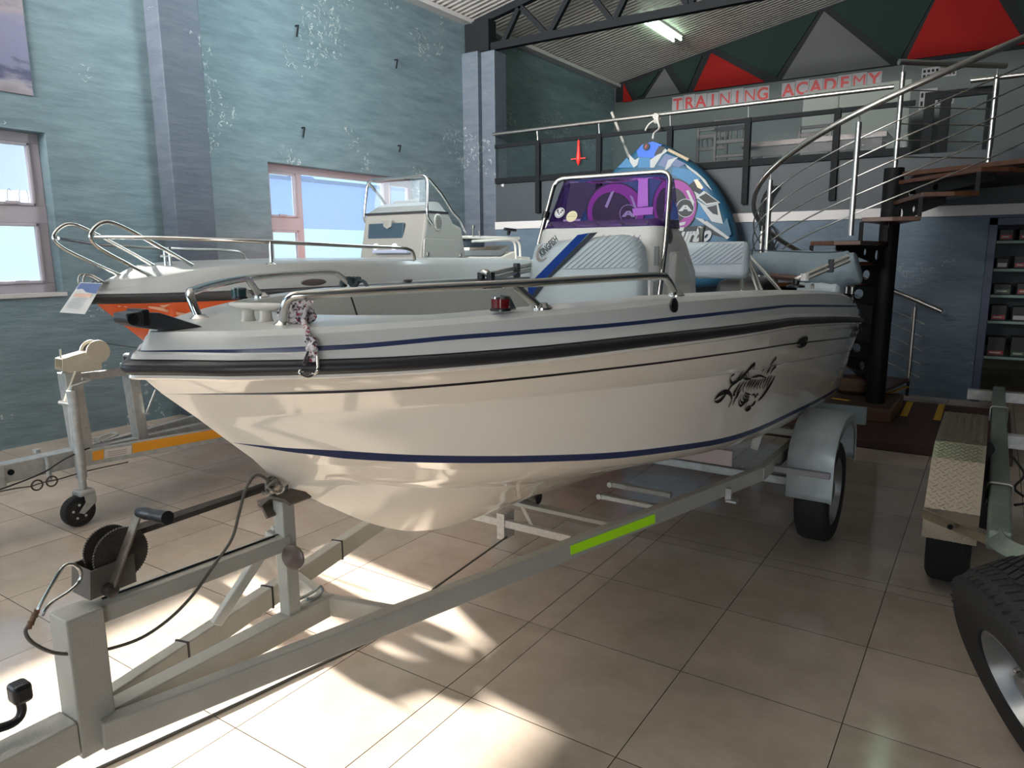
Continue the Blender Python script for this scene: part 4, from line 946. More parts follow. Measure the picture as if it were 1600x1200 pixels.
# dark engine cowling at the stern
b = MB()
prof = [(5.95, 1.00), (5.92, 1.30), (5.98, 1.42), (6.25, 1.45), (6.45, 1.40), (6.50, 1.10), (6.48, 0.98)]
b.prism([(AX-0.20, y, z) for y, z in prof], (0.40, 0, 0)); en = b.build('outboard_engine', blackp, boat, bevel=0.05, seg=4)
b = MB(); b.prism([(AX-0.07, y, z) for y, z in ((6.0, 1.0), (6.0, 0.45), (6.1, 0.30), (6.35, 0.30), (6.42, 0.5), (6.42, 1.0))], (0.14, 0, 0)); b.build('engine_leg', blackp, en, bevel=0.02)
b = MB(); b.bb(AX-0.14, AX+0.14, 5.70, 6.02, 0.72, 1.16); b.build('engine_bracket', blackp, en, bevel=0.01)

# folded canopy under a grey canvas boot, on stainless bows
cy = 5.55
cpts = [(P(1168, 410, y=cy), 0.045), (P(1200, 412, y=cy), 0.095), (P(1240, 416, y=cy), 0.115), (P(1290, 420, y=cy), 0.13), (P(1325, 420, y=cy), 0.125), (P(1341, 416, y=cy), 0.10)]
mir = [(Vector((2*AX-p.x, p.y, p.z)), r) for p, r in cpts]
full = [(cpts[0][0]+Vector((0, 0, 0)), 0.03)]
b = MB(); ring_pts = [p for p, r in cpts]; rad = [r for p, r in cpts]
b.tube(catmull(ring_pts, 6), list(np.interp(np.linspace(0, 5, 31), range(6), rad)), 20)
for v_ in b.v:
    k = math.sin(v_.x*37+v_.z*23)*0.006+math.sin(v_.x*71-v_.z*41)*0.004; v_.z += k; v_.y += k
can = b.build('canopy_boot', canvas, boat, smooth=True, angle=70); can['label'] = 'rolled grey canvas boot over the folded canopy'
b = MB(); b.tube(catmull([P(1150, 391, y=cy-0.10), P(1200, 391.5, y=cy-0.13), P(1260, 394, y=cy-0.14), P(1298, 394, y=cy-0.14), P(1316, 392, y=cy-0.12)], 8), 0.004, 8); b.build('zip', mat('navy_zip', (40, 50, 66), 0.6), can, smooth=True)
for (u0, v0, u1, v1, yy) in ((1163, 393, 1184, 456, 4.9), (1166, 397, 1191, 456, 4.96), (1172, 400, 1220, 455, 5.05)):
    b = MB(); b.tube([P(u0, v0, y=yy+0.3), P(u1, v1, y=yy)], 0.012, 12); b.build('canopy_bow', steel, boat, smooth=True)
    a_ = P(u0, v0, y=yy+0.3); c_ = P(u1, v1, y=yy); b = MB(); b.tube([(2*AX-a_.x, a_.y, a_.z), (2*AX-c_.x, c_.y, c_.z)], 0.012, 12); b.build('canopy_bow', steel, boat, smooth=True)
b = MB(); b.tube([P(1205, 431, y=5.2), P(1245, 435, y=5.15)], 0.02, 12); b.build('wooden_grip', mat('dark_red_wood', (74, 48, 44), 0.5), boat, smooth=True)
# outriggers (port tilted aft, starboard lying forward of the left boat)
def outrigger(base, e1, e2, off, side):
    b = MB(); b.lathe([(0.05, 0), (0.05, 0.01), (0.02, 0.02), (0.02, 0.05)], base, (0, 0, 1), 16); o = b.build('outrigger_mount', blackp, boat, smooth=True)
    b = MB(); b.tube(bent([base+Vector((0, 0, 0.04)), base+Vector((0.02, 0, 0.055)), base.lerp(e1[0], 0.9), e1[0]], 0.02), 0.017, 10); b.build('mount_arm', steelb, o, smooth=True)
    for a_, c_ in (e1, e2):
        b = MB(); b.tube([a_, c_], 0.011, 10); b.build('outrigger_pole', steelb, o, smooth=True)
    m_ = (e1[0]*0.4+e1[1]*0.6+e2[0]*0.4+e2[1]*0.6)/2; b = MB(); b.box(m_, (0.03, 0.03, 0.075)); b.build('pole_clip', blackp, o, bevel=0.005)
    b = MB(); b.lathe([(0.022, -0.02), (0.022, 0.02)], (e1[0]+e2[0])/2, (0, 0, 1), 14); b.build('pivot', whitep if side > 0 else blackp, o, smooth=True)
yy = 4.35; base = P(1243, 449, y=yy)
outrigger(base, (P(1256, 430, y=yy), P(1326, 400, y=yy+0.1)), (P(1258, 436, y=yy), P(1327, 407, y=yy+0.1)), 0, 1)
yy = 3.0; base = P(752, 441, y=yy)
outrigger(base, (P(765, 428, y=yy), P(833, 413, y=yy+0.3)), (P(768, 435, y=yy), P(834, 421, y=yy+0.3)), 0, -1)
# dark rope tied at the far rail end
b = MB(); p0 = Vector((AX-0.80, 2.44, 1.52))
for k in range(5):
    b.tube([p0+Vector((0.03*math.cos(a+k)-0.01*k+0.01, 0.03*math.sin(a*1.0+k), 0.018*math.sin(2*a+k)+0.01)) for a in np.linspace(0, 2*PI, 20)], 0.008, 8, closed=False)
b.tube(catmull([p0, p0+Vector((0.06, 0.01, 0.015)), p0+Vector((0.10, 0.0, -0.01)), p0+Vector((0.13, -0.02, -0.02))], 6), 0.008, 8)
tag(b.build('dark_rope', mat('dark_teal_rope', (40, 56, 62), 0.85), smooth=True), 'dark teal rope knotted at the far end of the starboard bow rail', 'rope')
# speckled rope and hook hanging over the port bow
def rope_mat():
    M = mat('speckled_rope', (190, 184, 184), 0.9); t, bs = nodes(M)
    g = t.nodes.new('ShaderNodeNewGeometry'); w = t.nodes.new('ShaderNodeTexVoronoi'); w.inputs['Scale'].default_value = 170; t.links.new(g.outputs['Position'], w.inputs['Vector'])
    r = t.nodes.new('ShaderNodeValToRGB'); r.color_ramp.interpolation = 'CONSTANT'; sp = t.nodes.new('ShaderNodeSeparateColor'); t.links.new(w.outputs['Color'], sp.inputs[0]); t.links.new(sp.outputs[0], r.inputs[0])
    e = r.color_ramp.elements; e[0].color = srgb(196, 190, 190); e[1].position = 0.70; e[1].color = srgb(150, 60, 76); q = e.new(0.82); q.color = srgb(70, 64, 70)
    t.links.new(r.outputs[0], bs.inputs['Base Color']); return M
rp = rope_mat(); random.seed(3)
rope = thing('speckled_rope', 'white rope flecked red, knotted on the port bow rail with a steel hook hanging', 'rope', (AX+0.19, 1.24, 1.40))
def on_side(u, v, out=0.008):
    def f(y):
        p = P(u, v, y=y); zz_ = [zrub(y)-0.02, zrub(y)+0.018, zrub(y)+0.037, zds(y), zdeck(y)-0.014, zdeck(y)+0.02]; bb_ = [R_rub.b(y)+0.02, R_rub.b(y)+0.02, D2.b(y), DS.b(y), T1.b(y), T1.b(y)]
        return p.x-(AX+float(np.interp(p.z, zz_, bb_)))
    ys = np.linspace(0.98, 2.2, 80); vv = [f(float(y)) for y in ys]
    for i in range(79):
        if vv[i]*vv[i+1] <= 0: y = float(ys[i]); break
    else: y = 1.25
    return P(u, v, y=y)+Vector((out, -out*0.8, 0))
b = MB(); c0 = P(465, 492, x=AX+0.205)
for k in range(15):
    ph = random.uniform(0, 6); q1 = random.uniform(-1, 1); r1 = random.uniform(0.014, 0.026); off = Vector((random.uniform(-0.030, 0.016), random.uniform(-0.014, 0.014), random.uniform(-0.016, 0.014)))
    b.tube([c0+off+Vector((r1*math.cos(a+ph), 0.6*r1*math.sin(a+ph)+0.01*math.sin(2*a+k), r1*0.8*math.sin(a+ph+q1))) for a in np.linspace(0, 2*PI, 20)], 0.0055, 8, closed=True)
b.tube(catmull([P(u, v, x=AX+0.225) for u, v in ((476, 462), (481, 469), (487, 480), (487, 492), (480, 502), (474, 497))], 6), 0.006, 8)
b.build('knot', rp, rope, smooth=True)
xh = AX+0.262
hang = [P(474, 500, x=AX+0.23), on_side(479, 514), on_side(482, 524), on_side(485, 536), on_side(488, 546)]
b = MB(); b.tube(catmull(hang, 6), 0.0075, 8)
for k in range(4):
    c_ = on_side(485+k*1.2, 534+k*7, 0.012); b.tube([c_+Vector((0.012*math.cos(a), 0.004*math.sin(2*a), 0.010*math.sin(a+k))) for a in np.linspace(0, 2*PI, 16)], 0.0055, 8, closed=True)
b.build('hanging_end', rp, rope, smooth=True)
b = MB(); b.tube(catmull([on_side(u, v, 0.018) for u, v in ((490, 541), (494, 544), (495, 560), (495.5, 576), (489, 582), (480, 586), (470, 583), (468, 578), (472, 577))], 6), 0.0042, 10); b.build('steel_hook', steel, rope, smooth=True)
b = MB(); b.tube(catmull([on_side(u, v, 0.014) for u, v in ((481, 548), (476, 560), (474, 567), (478, 567), (482, 556))], 6), 0.003, 8); b.build('loop_tail', mat('dark_cord', (60, 52, 56), 0.8), rope, smooth=True)

# ================================================================== TRAILER UNDER THE WHITE BOAT
trl = thing('boat_trailer', 'grey painted boat trailer carrying the white boat, with lime reflective tape', 'trailer', (AX, 2.6, 0))
def part_beam(name, a, c, w, h, M, parent, up=(0, 0, 1), bev=0.004): b = MB(); b.beam(a, c, w, h, up); return b.build(name, M, parent, bevel=bev)
ZC = 0.505
tongue = part_beam('tongue', (AX, -0.25, 0.545), (AX, 0.694, 0.545), 0.084, 0.084, greyp, trl)
b = MB(); b.beam((AX-0.046, 0.42, 0.545), (AX+0.046, 0.42, 0.545), 0.012, 0.092); b.build('weld_band', blackp, tongue)
b = MB(); b.lathe([(0.03, 0), (0.03, 0.04)], (AX+0.02, 0.30, 0.588), (0, 0, 1), 16); b.build('coupler_cap', mat('coupler_red', (150, 40, 36), 0.5), tongue, smooth=True)
# winch post
part_beam('winch_post', (AX, 0.738, 0.487), (AX, 0.738, 0.840), 0.085, 0.085, greyp, trl, (0, 1, 0))
# V rails
bendR = P(1196, 730, z=ZC+0.035); startR = Vector((AX+0.035, 0.78, 0.53))
bx_ = bendR.x-AX; by_ = bendR.y
for s_ in (1, -1):
    A_ = Vector((AX+s_*0.045, 0.74, 0.530)); B_ = Vector((AX+s_*(bx_-0.02), by_, ZC)); C_ = Vector((AX+s_*(bx_-0.02), 5.35, ZC-0.03))
    r = part_beam('side_rail', A_, B_, 0.042, 0.072, greyp, trl)
    part_beam('rear_rail', B_-Vector((0, 0.02, 0)), C_, 0.042, 0.072, greyp, trl)
    d = (B_-A_).normalized(); nx = Vector((d.y, -d.x, 0))*s_
    if s_ > 0:
        rail_d, rail_A, rail_n = d, A_, nx
        # lime reflective tape, a faint glow put into its material
        def on_rail(u, v):
            o = A_+nx*0.0225; dd = P(u, v, y=3.0)-EYE; t = (o-EYE).dot(nx)/dd.dot(nx); return EYE+dd*t
        b = MB(); q = [on_rail(891, 853), on_rail(1023, 803), on_rail(1023, 817), on_rail(892, 867)]
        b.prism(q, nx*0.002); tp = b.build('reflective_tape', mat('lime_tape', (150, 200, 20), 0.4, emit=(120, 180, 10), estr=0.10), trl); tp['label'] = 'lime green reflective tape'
        # small clamp bracket near the bend
        for (u, v) in ((1135, 772),):
            p_ = on_rail(u, v); b = MB(); b.box(p_+Vector((0.01, 0, 0)), (0.03, 0.012, 0.06)); b.box(p_+Vector((0.03, 0.0, -0.028)), (0.05, 0.05, 0.010)); b.build('clamp_bracket', galv, trl)
    # bands on the left rail
    if s_ < 0:
        for (u, v) in ((432, 965),):
            pass
        for f_ in (0.105, 0.225, 0.36):
            p_ = A_.lerp(B_, f_); b = MB(); b.beam(p_-d*0.003, p_+d*0.003, 0.047, 0.078); b.build('cable_tie', blackp, r)
# short centre beam and its braces
part_beam('centre_beam', (AX, 0.76, 0.530), (AX, 1.50, 0.530), 0.055, 0.072, greyp, trl)
for s_ in (1, -1):
    pR = Vector((AX+s_*0.045, 0.74, 0.53)).lerp(Vector((AX+s_*(bx_-0.02), by_, ZC)), 0.27)
    part_beam('centre_brace', (AX, 1.485, 0.530), pR, 0.03, 0.066, greyp, trl)
# bow stand: post, slanting brace and the snubber pads
legR1 = P(464, 782, x=AX); yps = 1.345
post_top = Vector((AX, yps, P(462, 785, y=yps).z))
part_beam('bow_stand_post', (AX, yps, 0.50), post_top, 0.045, 0.045, greyp, trl, (0, 1, 0))
br0 = P(337, 975, z=0.566); topR = post_top
part_beam('bow_stand_brace', br0, (AX-0.035, yps, post_top.z-0.10), 0.035, 0.022, greyp, trl, (1, 0, 0))
p_ = P(460, 870, y=yps-0.026); b = MB(); b.lathe([(0.034, 0), (0.038, 0.004), (0.038, 0.010), (0.032, 0.014), (0.0, 0.016)], p_, (0.25, -1, 0.1), 28); b.build('side_reflector', mat('dull_red_reflector', (92, 80, 74), 0.35), trl, smooth=True)
part_beam('post_bracket', (AX-0.05, yps-0.03, 0.81), (AX+0.0, yps-0.03, 0.80), 0.02, 0.05, greyp, trl)
za = post_top.z
for s_, dx, dz in ((1, 0.0, 0.0), (-1, -0.055, -0.03)):
    pts = [Vector((AX+dx-s_*0.045, yps-0.02, za-0.015+dz)), Vector((AX+dx-s_*0.005, yps-0.01, za+0.018+dz)), Vector((AX+dx+s_*0.035, yps+0.01, za+0.010+dz)), Vector((AX+dx+s_*0.05, yps+0.02, za-0.005+dz))]
    b = MB(); b.rows([[p+Vector((0, -0.035, 0)) for p in pts], [p+Vector((0, 0.045, 0)) for p in pts]]); b.build('snubber_pad', mat('bronze_rubber', (84, 76, 66), 0.6), trl, solid=0.010)
# winch beam along the axis
part_beam('winch_beam', (AX, 0.70, 0.815), (AX, topR.y, 0.800), 0.055, 0.045, greyp, trl)
b = MB(); b.beam((AX-0.004, 0.80, 0.840), (AX-0.004, topR.y-0.02, 0.825), 0.006, 0.004); b.build('beam_slot', blkf, trl)
# brake lever
b = MB(); a0 = P(30, 1092, x=AX-0.02); a1 = P(-30, 1150, x=AX-0.02); b.tube(catmull([a0, P(34, 1112, x=AX-0.02), P(20, 1130, x=AX-0.02), a1, Vector((AX, a1.y-0.03, 0.60))], 5), 0.010, 10); lv = b.build('brake_lever', blackp, trl, smooth=True)
b = MB(); b.box(P(31, 1081, x=AX-0.02), (0.045, 0.040, 0.046)); b.build('lever_knob', blackp, lv, bevel=0.010, seg=3)

# winch
wx = P(190, 866, x=AX+0.035); wc = Vector((AX, wx.y, wx.z))
win = thing('hand_winch', 'dark toothed hand winch with black crank handle on the grey winch post', 'winch', (AX, 0.76, 0.84))
b = MB()
N_ = 60
for xs_, r0 in ((0.030, 0.067), (-0.028, 0.061)):
    prof = []
    for k in range(N_*2):
        rr_ = r0*(1.0 if k % 2 else 0.955); a = PI*k/N_; prof.append(wc+Vector((xs_, rr_*math.cos(a), rr_*math.sin(a))))
    b = MB(); b.prism(prof, (0.005, 0, 0)); b.build('drum_flange', rust, win)
b = MB(); b.lathe([(0.036, -0.024), (0.036, 0.03)], wc, (1, 0, 0), 28); b.build('strap_roll', darkw, win, smooth=True)
b = MB(); q = [P(140, 893, x=AX+0.042), P(208, 865, x=AX+0.042), P(212, 908, x=AX+0.042), P(140, 938, x=AX+0.042)]
b.prism(q, (0.004, 0, 0)); b.prism([p-Vector((0.084, 0, 0)) for p in q], (0.004, 0, 0)); b.prism([q[0], q[0]-Vector((0.08, 0, 0)), q[3]-Vector((0.08, 0, 0)), q[3]], (0, 0.004, 0)); b.build('winch_frame', mat('grey_brown_steel', (92, 88, 82), 0.55, 0.3), win)
hb_ = P(172, 922, x=AX+0.055); ht = P(217, 800, x=AX+0.065)
b = MB(); b.lathe([(0.016, -0.03), (0.016, 0.012), (0.009, 0.016)], hb_, (1, 0, 0), 16); b.build('crank_hub', rust, win, smooth=True)
b = MB(); b.beam(hb_, ht, 0.006, 0.030, (1, 0, 0)); ca = b.build('crank_arm', mat('worn_plated_arm', (116, 108, 96), 0.5, 0.6, noise=0.3, nscale=60), win, bevel=0.002)
ge = P(262, 809, y=ht.y+0.0)
gp = [ht, ht.lerp(ge, 0.25), ht.lerp(ge, 0.5), ht.lerp(ge, 0.75), ge]
b = MB(); b.tube(catmull(gp, 5), list(np.interp(np.linspace(0, 4, 21), range(5), [0.012, 0.015, 0.013, 0.015, 0.016])), 16); b.build('crank_grip', blackp, ca, smooth=True, angle=60)
# strap to the bow eye
b = MB(); b.rows([[P(190, 836, x=AX)+Vector((-0.022, 0, 0)), P(412, 762, x=AX)+Vector((-0.014, 0, 0))], [P(190, 836, x=AX)+Vector((0.022, 0, 0)), P(412, 762, x=AX)+Vector((0.014, 0, 0))]])
b.build('winch_strap', darkw, win, solid=0.014)
b = MB(); a = P(340, 786, x=AX); c = P(412, 758, x=AX); b.tube([a, a.lerp(c, 0.5), c], [0.012, 0.018, 0.014], 10, flat=0.45); b.build('strap_fold', mat('charred_webbing', (44, 38, 34), 0.9), win, smooth=True)
# wire knot on the bow eye
b = MB(); random.seed(11); c0 = P(422, 757, x=AX+0.012)
for k in range(7):
    ph = random.uniform(0, 6); r1 = random.uniform(0.012, 0.024); off = Vector((random.uniform(-0.01, 0.015), random.uniform(-0.02, 0.014), random.uniform(-0.014, 0.012)))
    b.tube([c0+off+Vector((0.7*r1*math.cos(a+ph), r1*math.sin(a+ph), r1*0.8*math.cos(a*1.0+ph+k))) for a in np.linspace(0, 2*PI, 18)], 0.0042, 8, closed=True)
b.build('wire_knot', mat('twisted_wire', (128, 126, 118), 0.5, 0.4, noise=0.5, nscale=160), win, smooth=True)
# safety cable from knot to the snap hook
scb = thing('safety_cable', 'looping grey safety cable with steel snap hook hanging on the winch post', 'cable', (AX, 0.62, 0.66))
cp = [(425, 755), (402, 742), (385, 762), (374, 800), (362, 842), (335, 882), (305, 925), (268, 964), (222, 996), (170, 1014), (125, 1021), (85, 1020), (52, 1005), (40, 988), (46, 975)]
n_ = len(cp); b = MB(); b.tube(catmull([P(u, v, x=AX+0.03-0.0*i) for i, (u, v) in enumerate(cp)], 6), 0.0042, 8); b.build('cable', cablem, scb, smooth=True)
xq = AX+0.03
b = MB(); b.tube(catmull([P(u, v, x=xq) for u, v in ((53, 968), (62, 948), (86, 905), (101, 884), (116, 882), (126, 893), (124, 908), (108, 924), (78, 944), (66, 962))], 6), 0.0042, 10); b.build('snap_hook', steel, scb, smooth=True)
b = MB()
for k in range(5): b.lathe([(0.006+0.001*(k % 2), 0), (0.006+0.001*(k % 2), 0.009)], P(58-3*k, 952+6*k, x=xq), (0, -0.3, -1), 12)
b.build('swivel', mat('rusty_swivel', (110, 84, 66), 0.6, 0.5, noise=0.4, nscale=80), scb, smooth=True)
# loop of cable over the centre beam
b = MB(); b.tube(catmull([P(458, 940, x=AX-0.0), P(476, 932, x=AX+0.0), P(490, 924, x=AX), P(500, 916, x=AX), P(503, 924, x=AX), P(492, 934, x=AX), P(478, 936, x=AX)], 6), 0.0055, 8)
tag(b.build('shackle_chain', galv, smooth=True), 'short galvanised chain end lying behind the bow stand leg', 'chain')
# cable on the floor beside the right rail
b = MB(); b.tube(catmull([P(120, 1216, z=0.004), P(155, 1200, z=0.004), P(230, 1165, z=0.004), P(310, 1128, z=0.004), P(400, 1086, z=0.004), P(475, 1050, z=0.004), P(560, 1010, z=0.004), P(640, 966, z=0.004)], 6), 0.0075, 8)
tag(b.build('floor_cable', cablem, smooth=True), 'thin grey cable lying on the sunlit tiles below the trailer rail', 'cable')
# cross members, keel supports, roller brackets
chM = mat('white_zinc', (176, 172, 166), 0.5, 0.2, noise=0.15, nscale=60)
def xbar(u, v, z, w=0.035, h=0.04, M=greyp, name='cross_member', full=True, zz_=None):
    p_ = P(u, v, z=z); return part_beam(name, (2*AX-p_.x if full else AX-0.02, p_.y, z), (p_.x, p_.y, z), w, h, M, trl), p_
cm, p1 = xbar(895, 842, 0.475, 0.03, 0.035, chM)
cm2, p2 = xbar(958, 818, 0.485, 0.05, 0.02, greyp)
for s_ in (-0.16, 0.16):
    part_beam('keel_cradle', (AX+s_, p1.y, 0.48), (AX+s_*0.55, p1.y+0.02, 0.56), 0.006, 0.02, chM, trl)
b = MB(); b.bb(AX-0.02, AX+0.02, p1.y-0.02, p1.y+0.06, 0.40, 0.52); b.build('roller_bracket', chM, trl)
b = MB(); b.lathe([(0.03, -0.05), (0.022, 0), (0.03, 0.05)], (AX, p2.y, 0.53), (1, 0, 0), 20); b.build('keel_roller', blackr, trl, smooth=True)
b = MB(); b.tube([P(676, 921, x=AX+0.14), Vector((AX+0.02, p1.y, 0.41))], 0.004, 8); b.build('brace_wire', cablem, trl, smooth=True)
for (u, v, z) in ((1040, 795, 0.44), (1055, 775, 0.47)):
    p_ = P(u, v, z=z); part_beam('spring_arm', (p_.x-0.02, p_.y, z), (p_.x-0.34, p_.y, z), 0.03, 0.025, galv, trl)
    b = MB(); b.lathe([(0.014, -0.02), (0.014, 0.02)], (p_.x-0.35, p_.y, z), (0, 1, 0), 14); b.build('bush', galv, trl, smooth=True)
part_beam('bunk_board', (AX-0.42, 3.72, 0.575), (AX+0.66, 3.72, 0.575), 0.03, 0.085, mat('pale_bunk', (168, 156, 156), 0.7), trl)
part_beam('rear_cross_member', (AX-0.72, 4.9, ZC-0.03), (AX+0.72, 4.9, ZC-0.03), 0.05, 0.05, galv, trl)
part_beam('axle', (AX-1.0, 4.38, 0.30), (AX+1.0, 4.38, 0.30), 0.05, 0.05, galv, trl)
for s_ in (1, -1): part_beam('hull_support', (AX+s_*0.62, 4.3, ZC-0.02), (AX+s_*0.66, 4.3, 0.66), 0.05, 0.03, galv, trl, (0, 1, 0))
# light board sticking out behind the fender
a = P(1300, 632, y=5.45); c = P(1355, 640, y=5.45)
b = MB(); b.bb(a.x-0.9, c.x, 5.43, 5.46, P(1355, 664, y=5.45).z, P(1355, 636, y=5.45).z); b.build('light_board', mat('pale_teal_board', (118, 132, 132), 0.6), trl, bevel=0.004)

def wheel(parent, c, axis, R, w, rimr, name='wheel', rimM=alloy, treadM=rubber, tread=False, n=48):
    """tyre + rim; axis points to the outer face"""
    c = Vector(c); ax = Vector(axis).normalized(); h = w/2
    b = MB(); b.lathe([(rimr, -h*0.8), (rimr+0.01, -h*0.92), (R*0.86, -h), (R*0.955, -h*0.86), (R, -h*0.62), (R, h*0.62), (R*0.955, h*0.86), (R*0.86, h), (rimr+0.01, h*0.92), (rimr, h*0.8), (rimr, -h*0.8)], c, ax, n, cap=False)
    ty = b.build('tyre', treadM, parent, smooth=True, angle=50)
    b = MB()
    for q in (-0.35, 0.0, 0.35): b.lathe([(R*1.001, q*w*0.9-0.005), (R*0.985, q*w*0.9), (R*1.001, q*w*0.9+0.005)], c, ax, n, cap=False)
    b = MB(); b.lathe([(rimr+0.004, h*0.86), (rimr*0.96, h*0.90), (rimr*0.90, h*0.62), (rimr*0.84, h*0.30), (rimr*0.55, h*0.34), (rimr*0.42, h*0.52), (rimr*0.28, h*0.50), (rimr*0.26, h*0.75), (0.0, h*0.78)], c, ax, n, cap=False)
    rm = b.build('rim', rimM, parent, smooth=True, angle=40)
    b = MB(); b.lathe([(rimr*0.99, -h*0.8), (rimr*0.99, h*0.3)], c, ax, n, cap=True); b.build('rim_barrel', blkf, rm)
    u_ = ax.orthogonal().normalized(); w_ = ax.cross(u_)
    for k in range(4):
        a = k*PI/2+0.3; p_ = c+ax*h*0.52+(u_*math.cos(a)+w_*math.sin(a))*rimr*0.36; b = MB(); b.lathe([(0.009, 0), (0.009, 0.014), (0.004, 0.018)], p_, ax, 6); b.build('wheel_nut', steelb, rm)
    return ty
for s_ in (1, -1):
    wh = thing('trailer_wheel', 'black tyre and steel rim under the near grey mudguard of the white boat\'s trailer' if s_ > 0 else 'black tyre on the far side of the white boat\'s trailer', 'wheel', (AX+s_*1.00, 4.33, 0), 'wheels of the grey boat trailer')
    wheel(wh, (AX+s_*1.00, 4.33, 0.295), (s_, 0, 0), 0.295, 0.185, 0.19)
    # mudguard
    x0, x1 = AX+s_*0.88, AX+s_*1.115
    prof = [(3.985, 0.33), (3.985, 0.50), (4.0, 0.60), (4.10, 0.69), (4.22, 0.735), (4.45, 0.74), (4.60, 0.70), (4.72, 0.58), (4.75, 0.40)]
    pp = catmull([Vector((0, y, z)) for y, z in prof], 4)
    b = MB(); b.rows([[Vector((x0, p.y, p.z)) for p in pp], [Vector((x1-s_*0.02, p.y, p.z)) for p in pp], [Vector((x1, p.y+0.004*(1 if p.y < 4.3 else -1), p.z-0.012)) for p in pp], [Vector((x1, p.y+(0.03 if p.y < 4.3 else -0.03)*(p.z < 0.66), p.z-0.045*(p.z >= 0.66)-0.02)) for p in pp]])
    fm = b.build('mudguard', mat('mudguard_zinc', (170, 180, 182), 0.5, 0.3, noise=0.15, nscale=9), trl, smooth=True, angle=50, solid=0.004)
    part_beam('mudguard_bracket', (AX+s_*(bx_+0.0), 3.965, 0.485), (x1-s_*0.01, 3.965, 0.485), 0.03, 0.032, mat('bracket_grey', (132, 130, 134), 0.5), trl)

# ================================================================== ORANGE BOAT BY THE WALL
BX = -4.75
ys2 = [2.6, 2.9, 3.3, 3.8, 4.4, 5.2, 6.2, 8.1]
Q_rub = Row(2.33, 1.392, [1.392, 1.400, 1.410, 1.416, 1.420, 1.415, 1.405, 1.395], 8.1, 1.12, 4.6, 2.6, ys2, 0)
Q_mid = Row(2.45, 1.28, [1.20, 1.14, 1.08, 1.04, 1.02, 1.0, .98, .97], 8.05, 1.02, 4.8, 2.3, ys2, 0)
Q_chn = Row(2.64, 1.10, [1.10, .96, .86, .80, .76, .74, .72, .70], 8.0, .95, 5.2, 2.2, ys2, 0)
Q_keel = Row(2.70, 1.04, [1.04, .90, .78, .70, .64, .60, .57, .54], 7.95, 0, 5.2, 2.2, ys2, 0)
bt2 = thing('orange_hull_boat', 'grey decked boat with an orange hull standing by the left wall', 'boat', (BX, 4.8, 0.54))
build_hull(BX, [Q_keel, lerp_row(Q_keel, Q_chn, 0.55, 0.03), Q_chn, lerp_row(Q_chn, Q_mid, 0.5, 0.0), Q_mid, lerp_row(Q_mid, Q_rub, 0.5, -0.01), Off(Q_rub, -0.02, -0.022)], [0, 0, 1, 1, 1, 1], [gel, orange], bt2)
sweep(Q_rub, [(-0.04, -0.032), (0.008, -0.032), (0.024, -0.012), (0.024, 0.012), (0.006, 0.026), (-0.03, 0.028)], BX, 'rub_rail', blackr, bt2)
def zq(y): return float(np.interp(y, [2.33, 2.42, 2.64, 2.9, 3.3, 4.2, 5.2, 6.2, 7.4], [1.485, 1.500, 1.532, 1.592, 1.612, 1.622, 1.615, 1.59, 1.56]))
class DQ:
    def __init__(s, y0, db, dz, B=1.10): s.y0, s.yE, s.db, s.dz, s.B = y0, 8.05, db, dz, B
    def b(s, y): return max(0, plan(y, s.y0, s.B-s.db, 4.6, 2.6))
    def z(s, y): return zq(y)+s.dz
class DE(DQ):
    def z(s, y): return Q_rub.z(y)+s.dz
dq = [DE(2.34, 0.0, 0.03), DE(2.35, 0.01, 0.045), DQ(2.39, 0.04, -0.05), DQ(2.41, 0.075, -0.008), DQ(2.43, 0.11, 0.0), DQ(2.75, 0.42, 0.006), DQ(2.9, 1.10, 0.010)]
build_hull(BX, dq, [0]*6, [mat('deck_grey', (156, 158, 156), 0.32, coat=0.2)], bt2, 'deck')
# pale swooshes on the orange side
b = MB()
def on_q(u, v):
    f = lambda y: (lambda p: p.x-(BX+float(np.interp(p.z, [Q_mid.z(y), Q_rub.z(y)], [Q_mid.b(y), Q_rub.b(y)]))))(P(u, v, y=y))
    ys = np.linspace(2.35, 4, 120); vv = [f(float(y)) for y in ys]; i = int(np.argmin([abs(q) for q in vv])); return P(u, v, y=float(ys[i]))+Vector((0.006, -0.004, 0))
for q in ([(232, 478), (252, 480), (264, 485), (262, 488), (246, 484), (232, 481)], [(249, 477), (268, 475), (256, 481)], [(275, 487), (288, 489), (296, 493), (276, 492)], [(184, 477), (190, 478), (186, 480)], [(193, 478), (200, 479), (196, 481)]):
    b = MB(); b.prism([on_q(u, v) for u, v in q], (0.001, -0.001, 0)); b.build('pale_graphic', mat('peach_graphic', (236, 176, 140), 0.4), bt2)
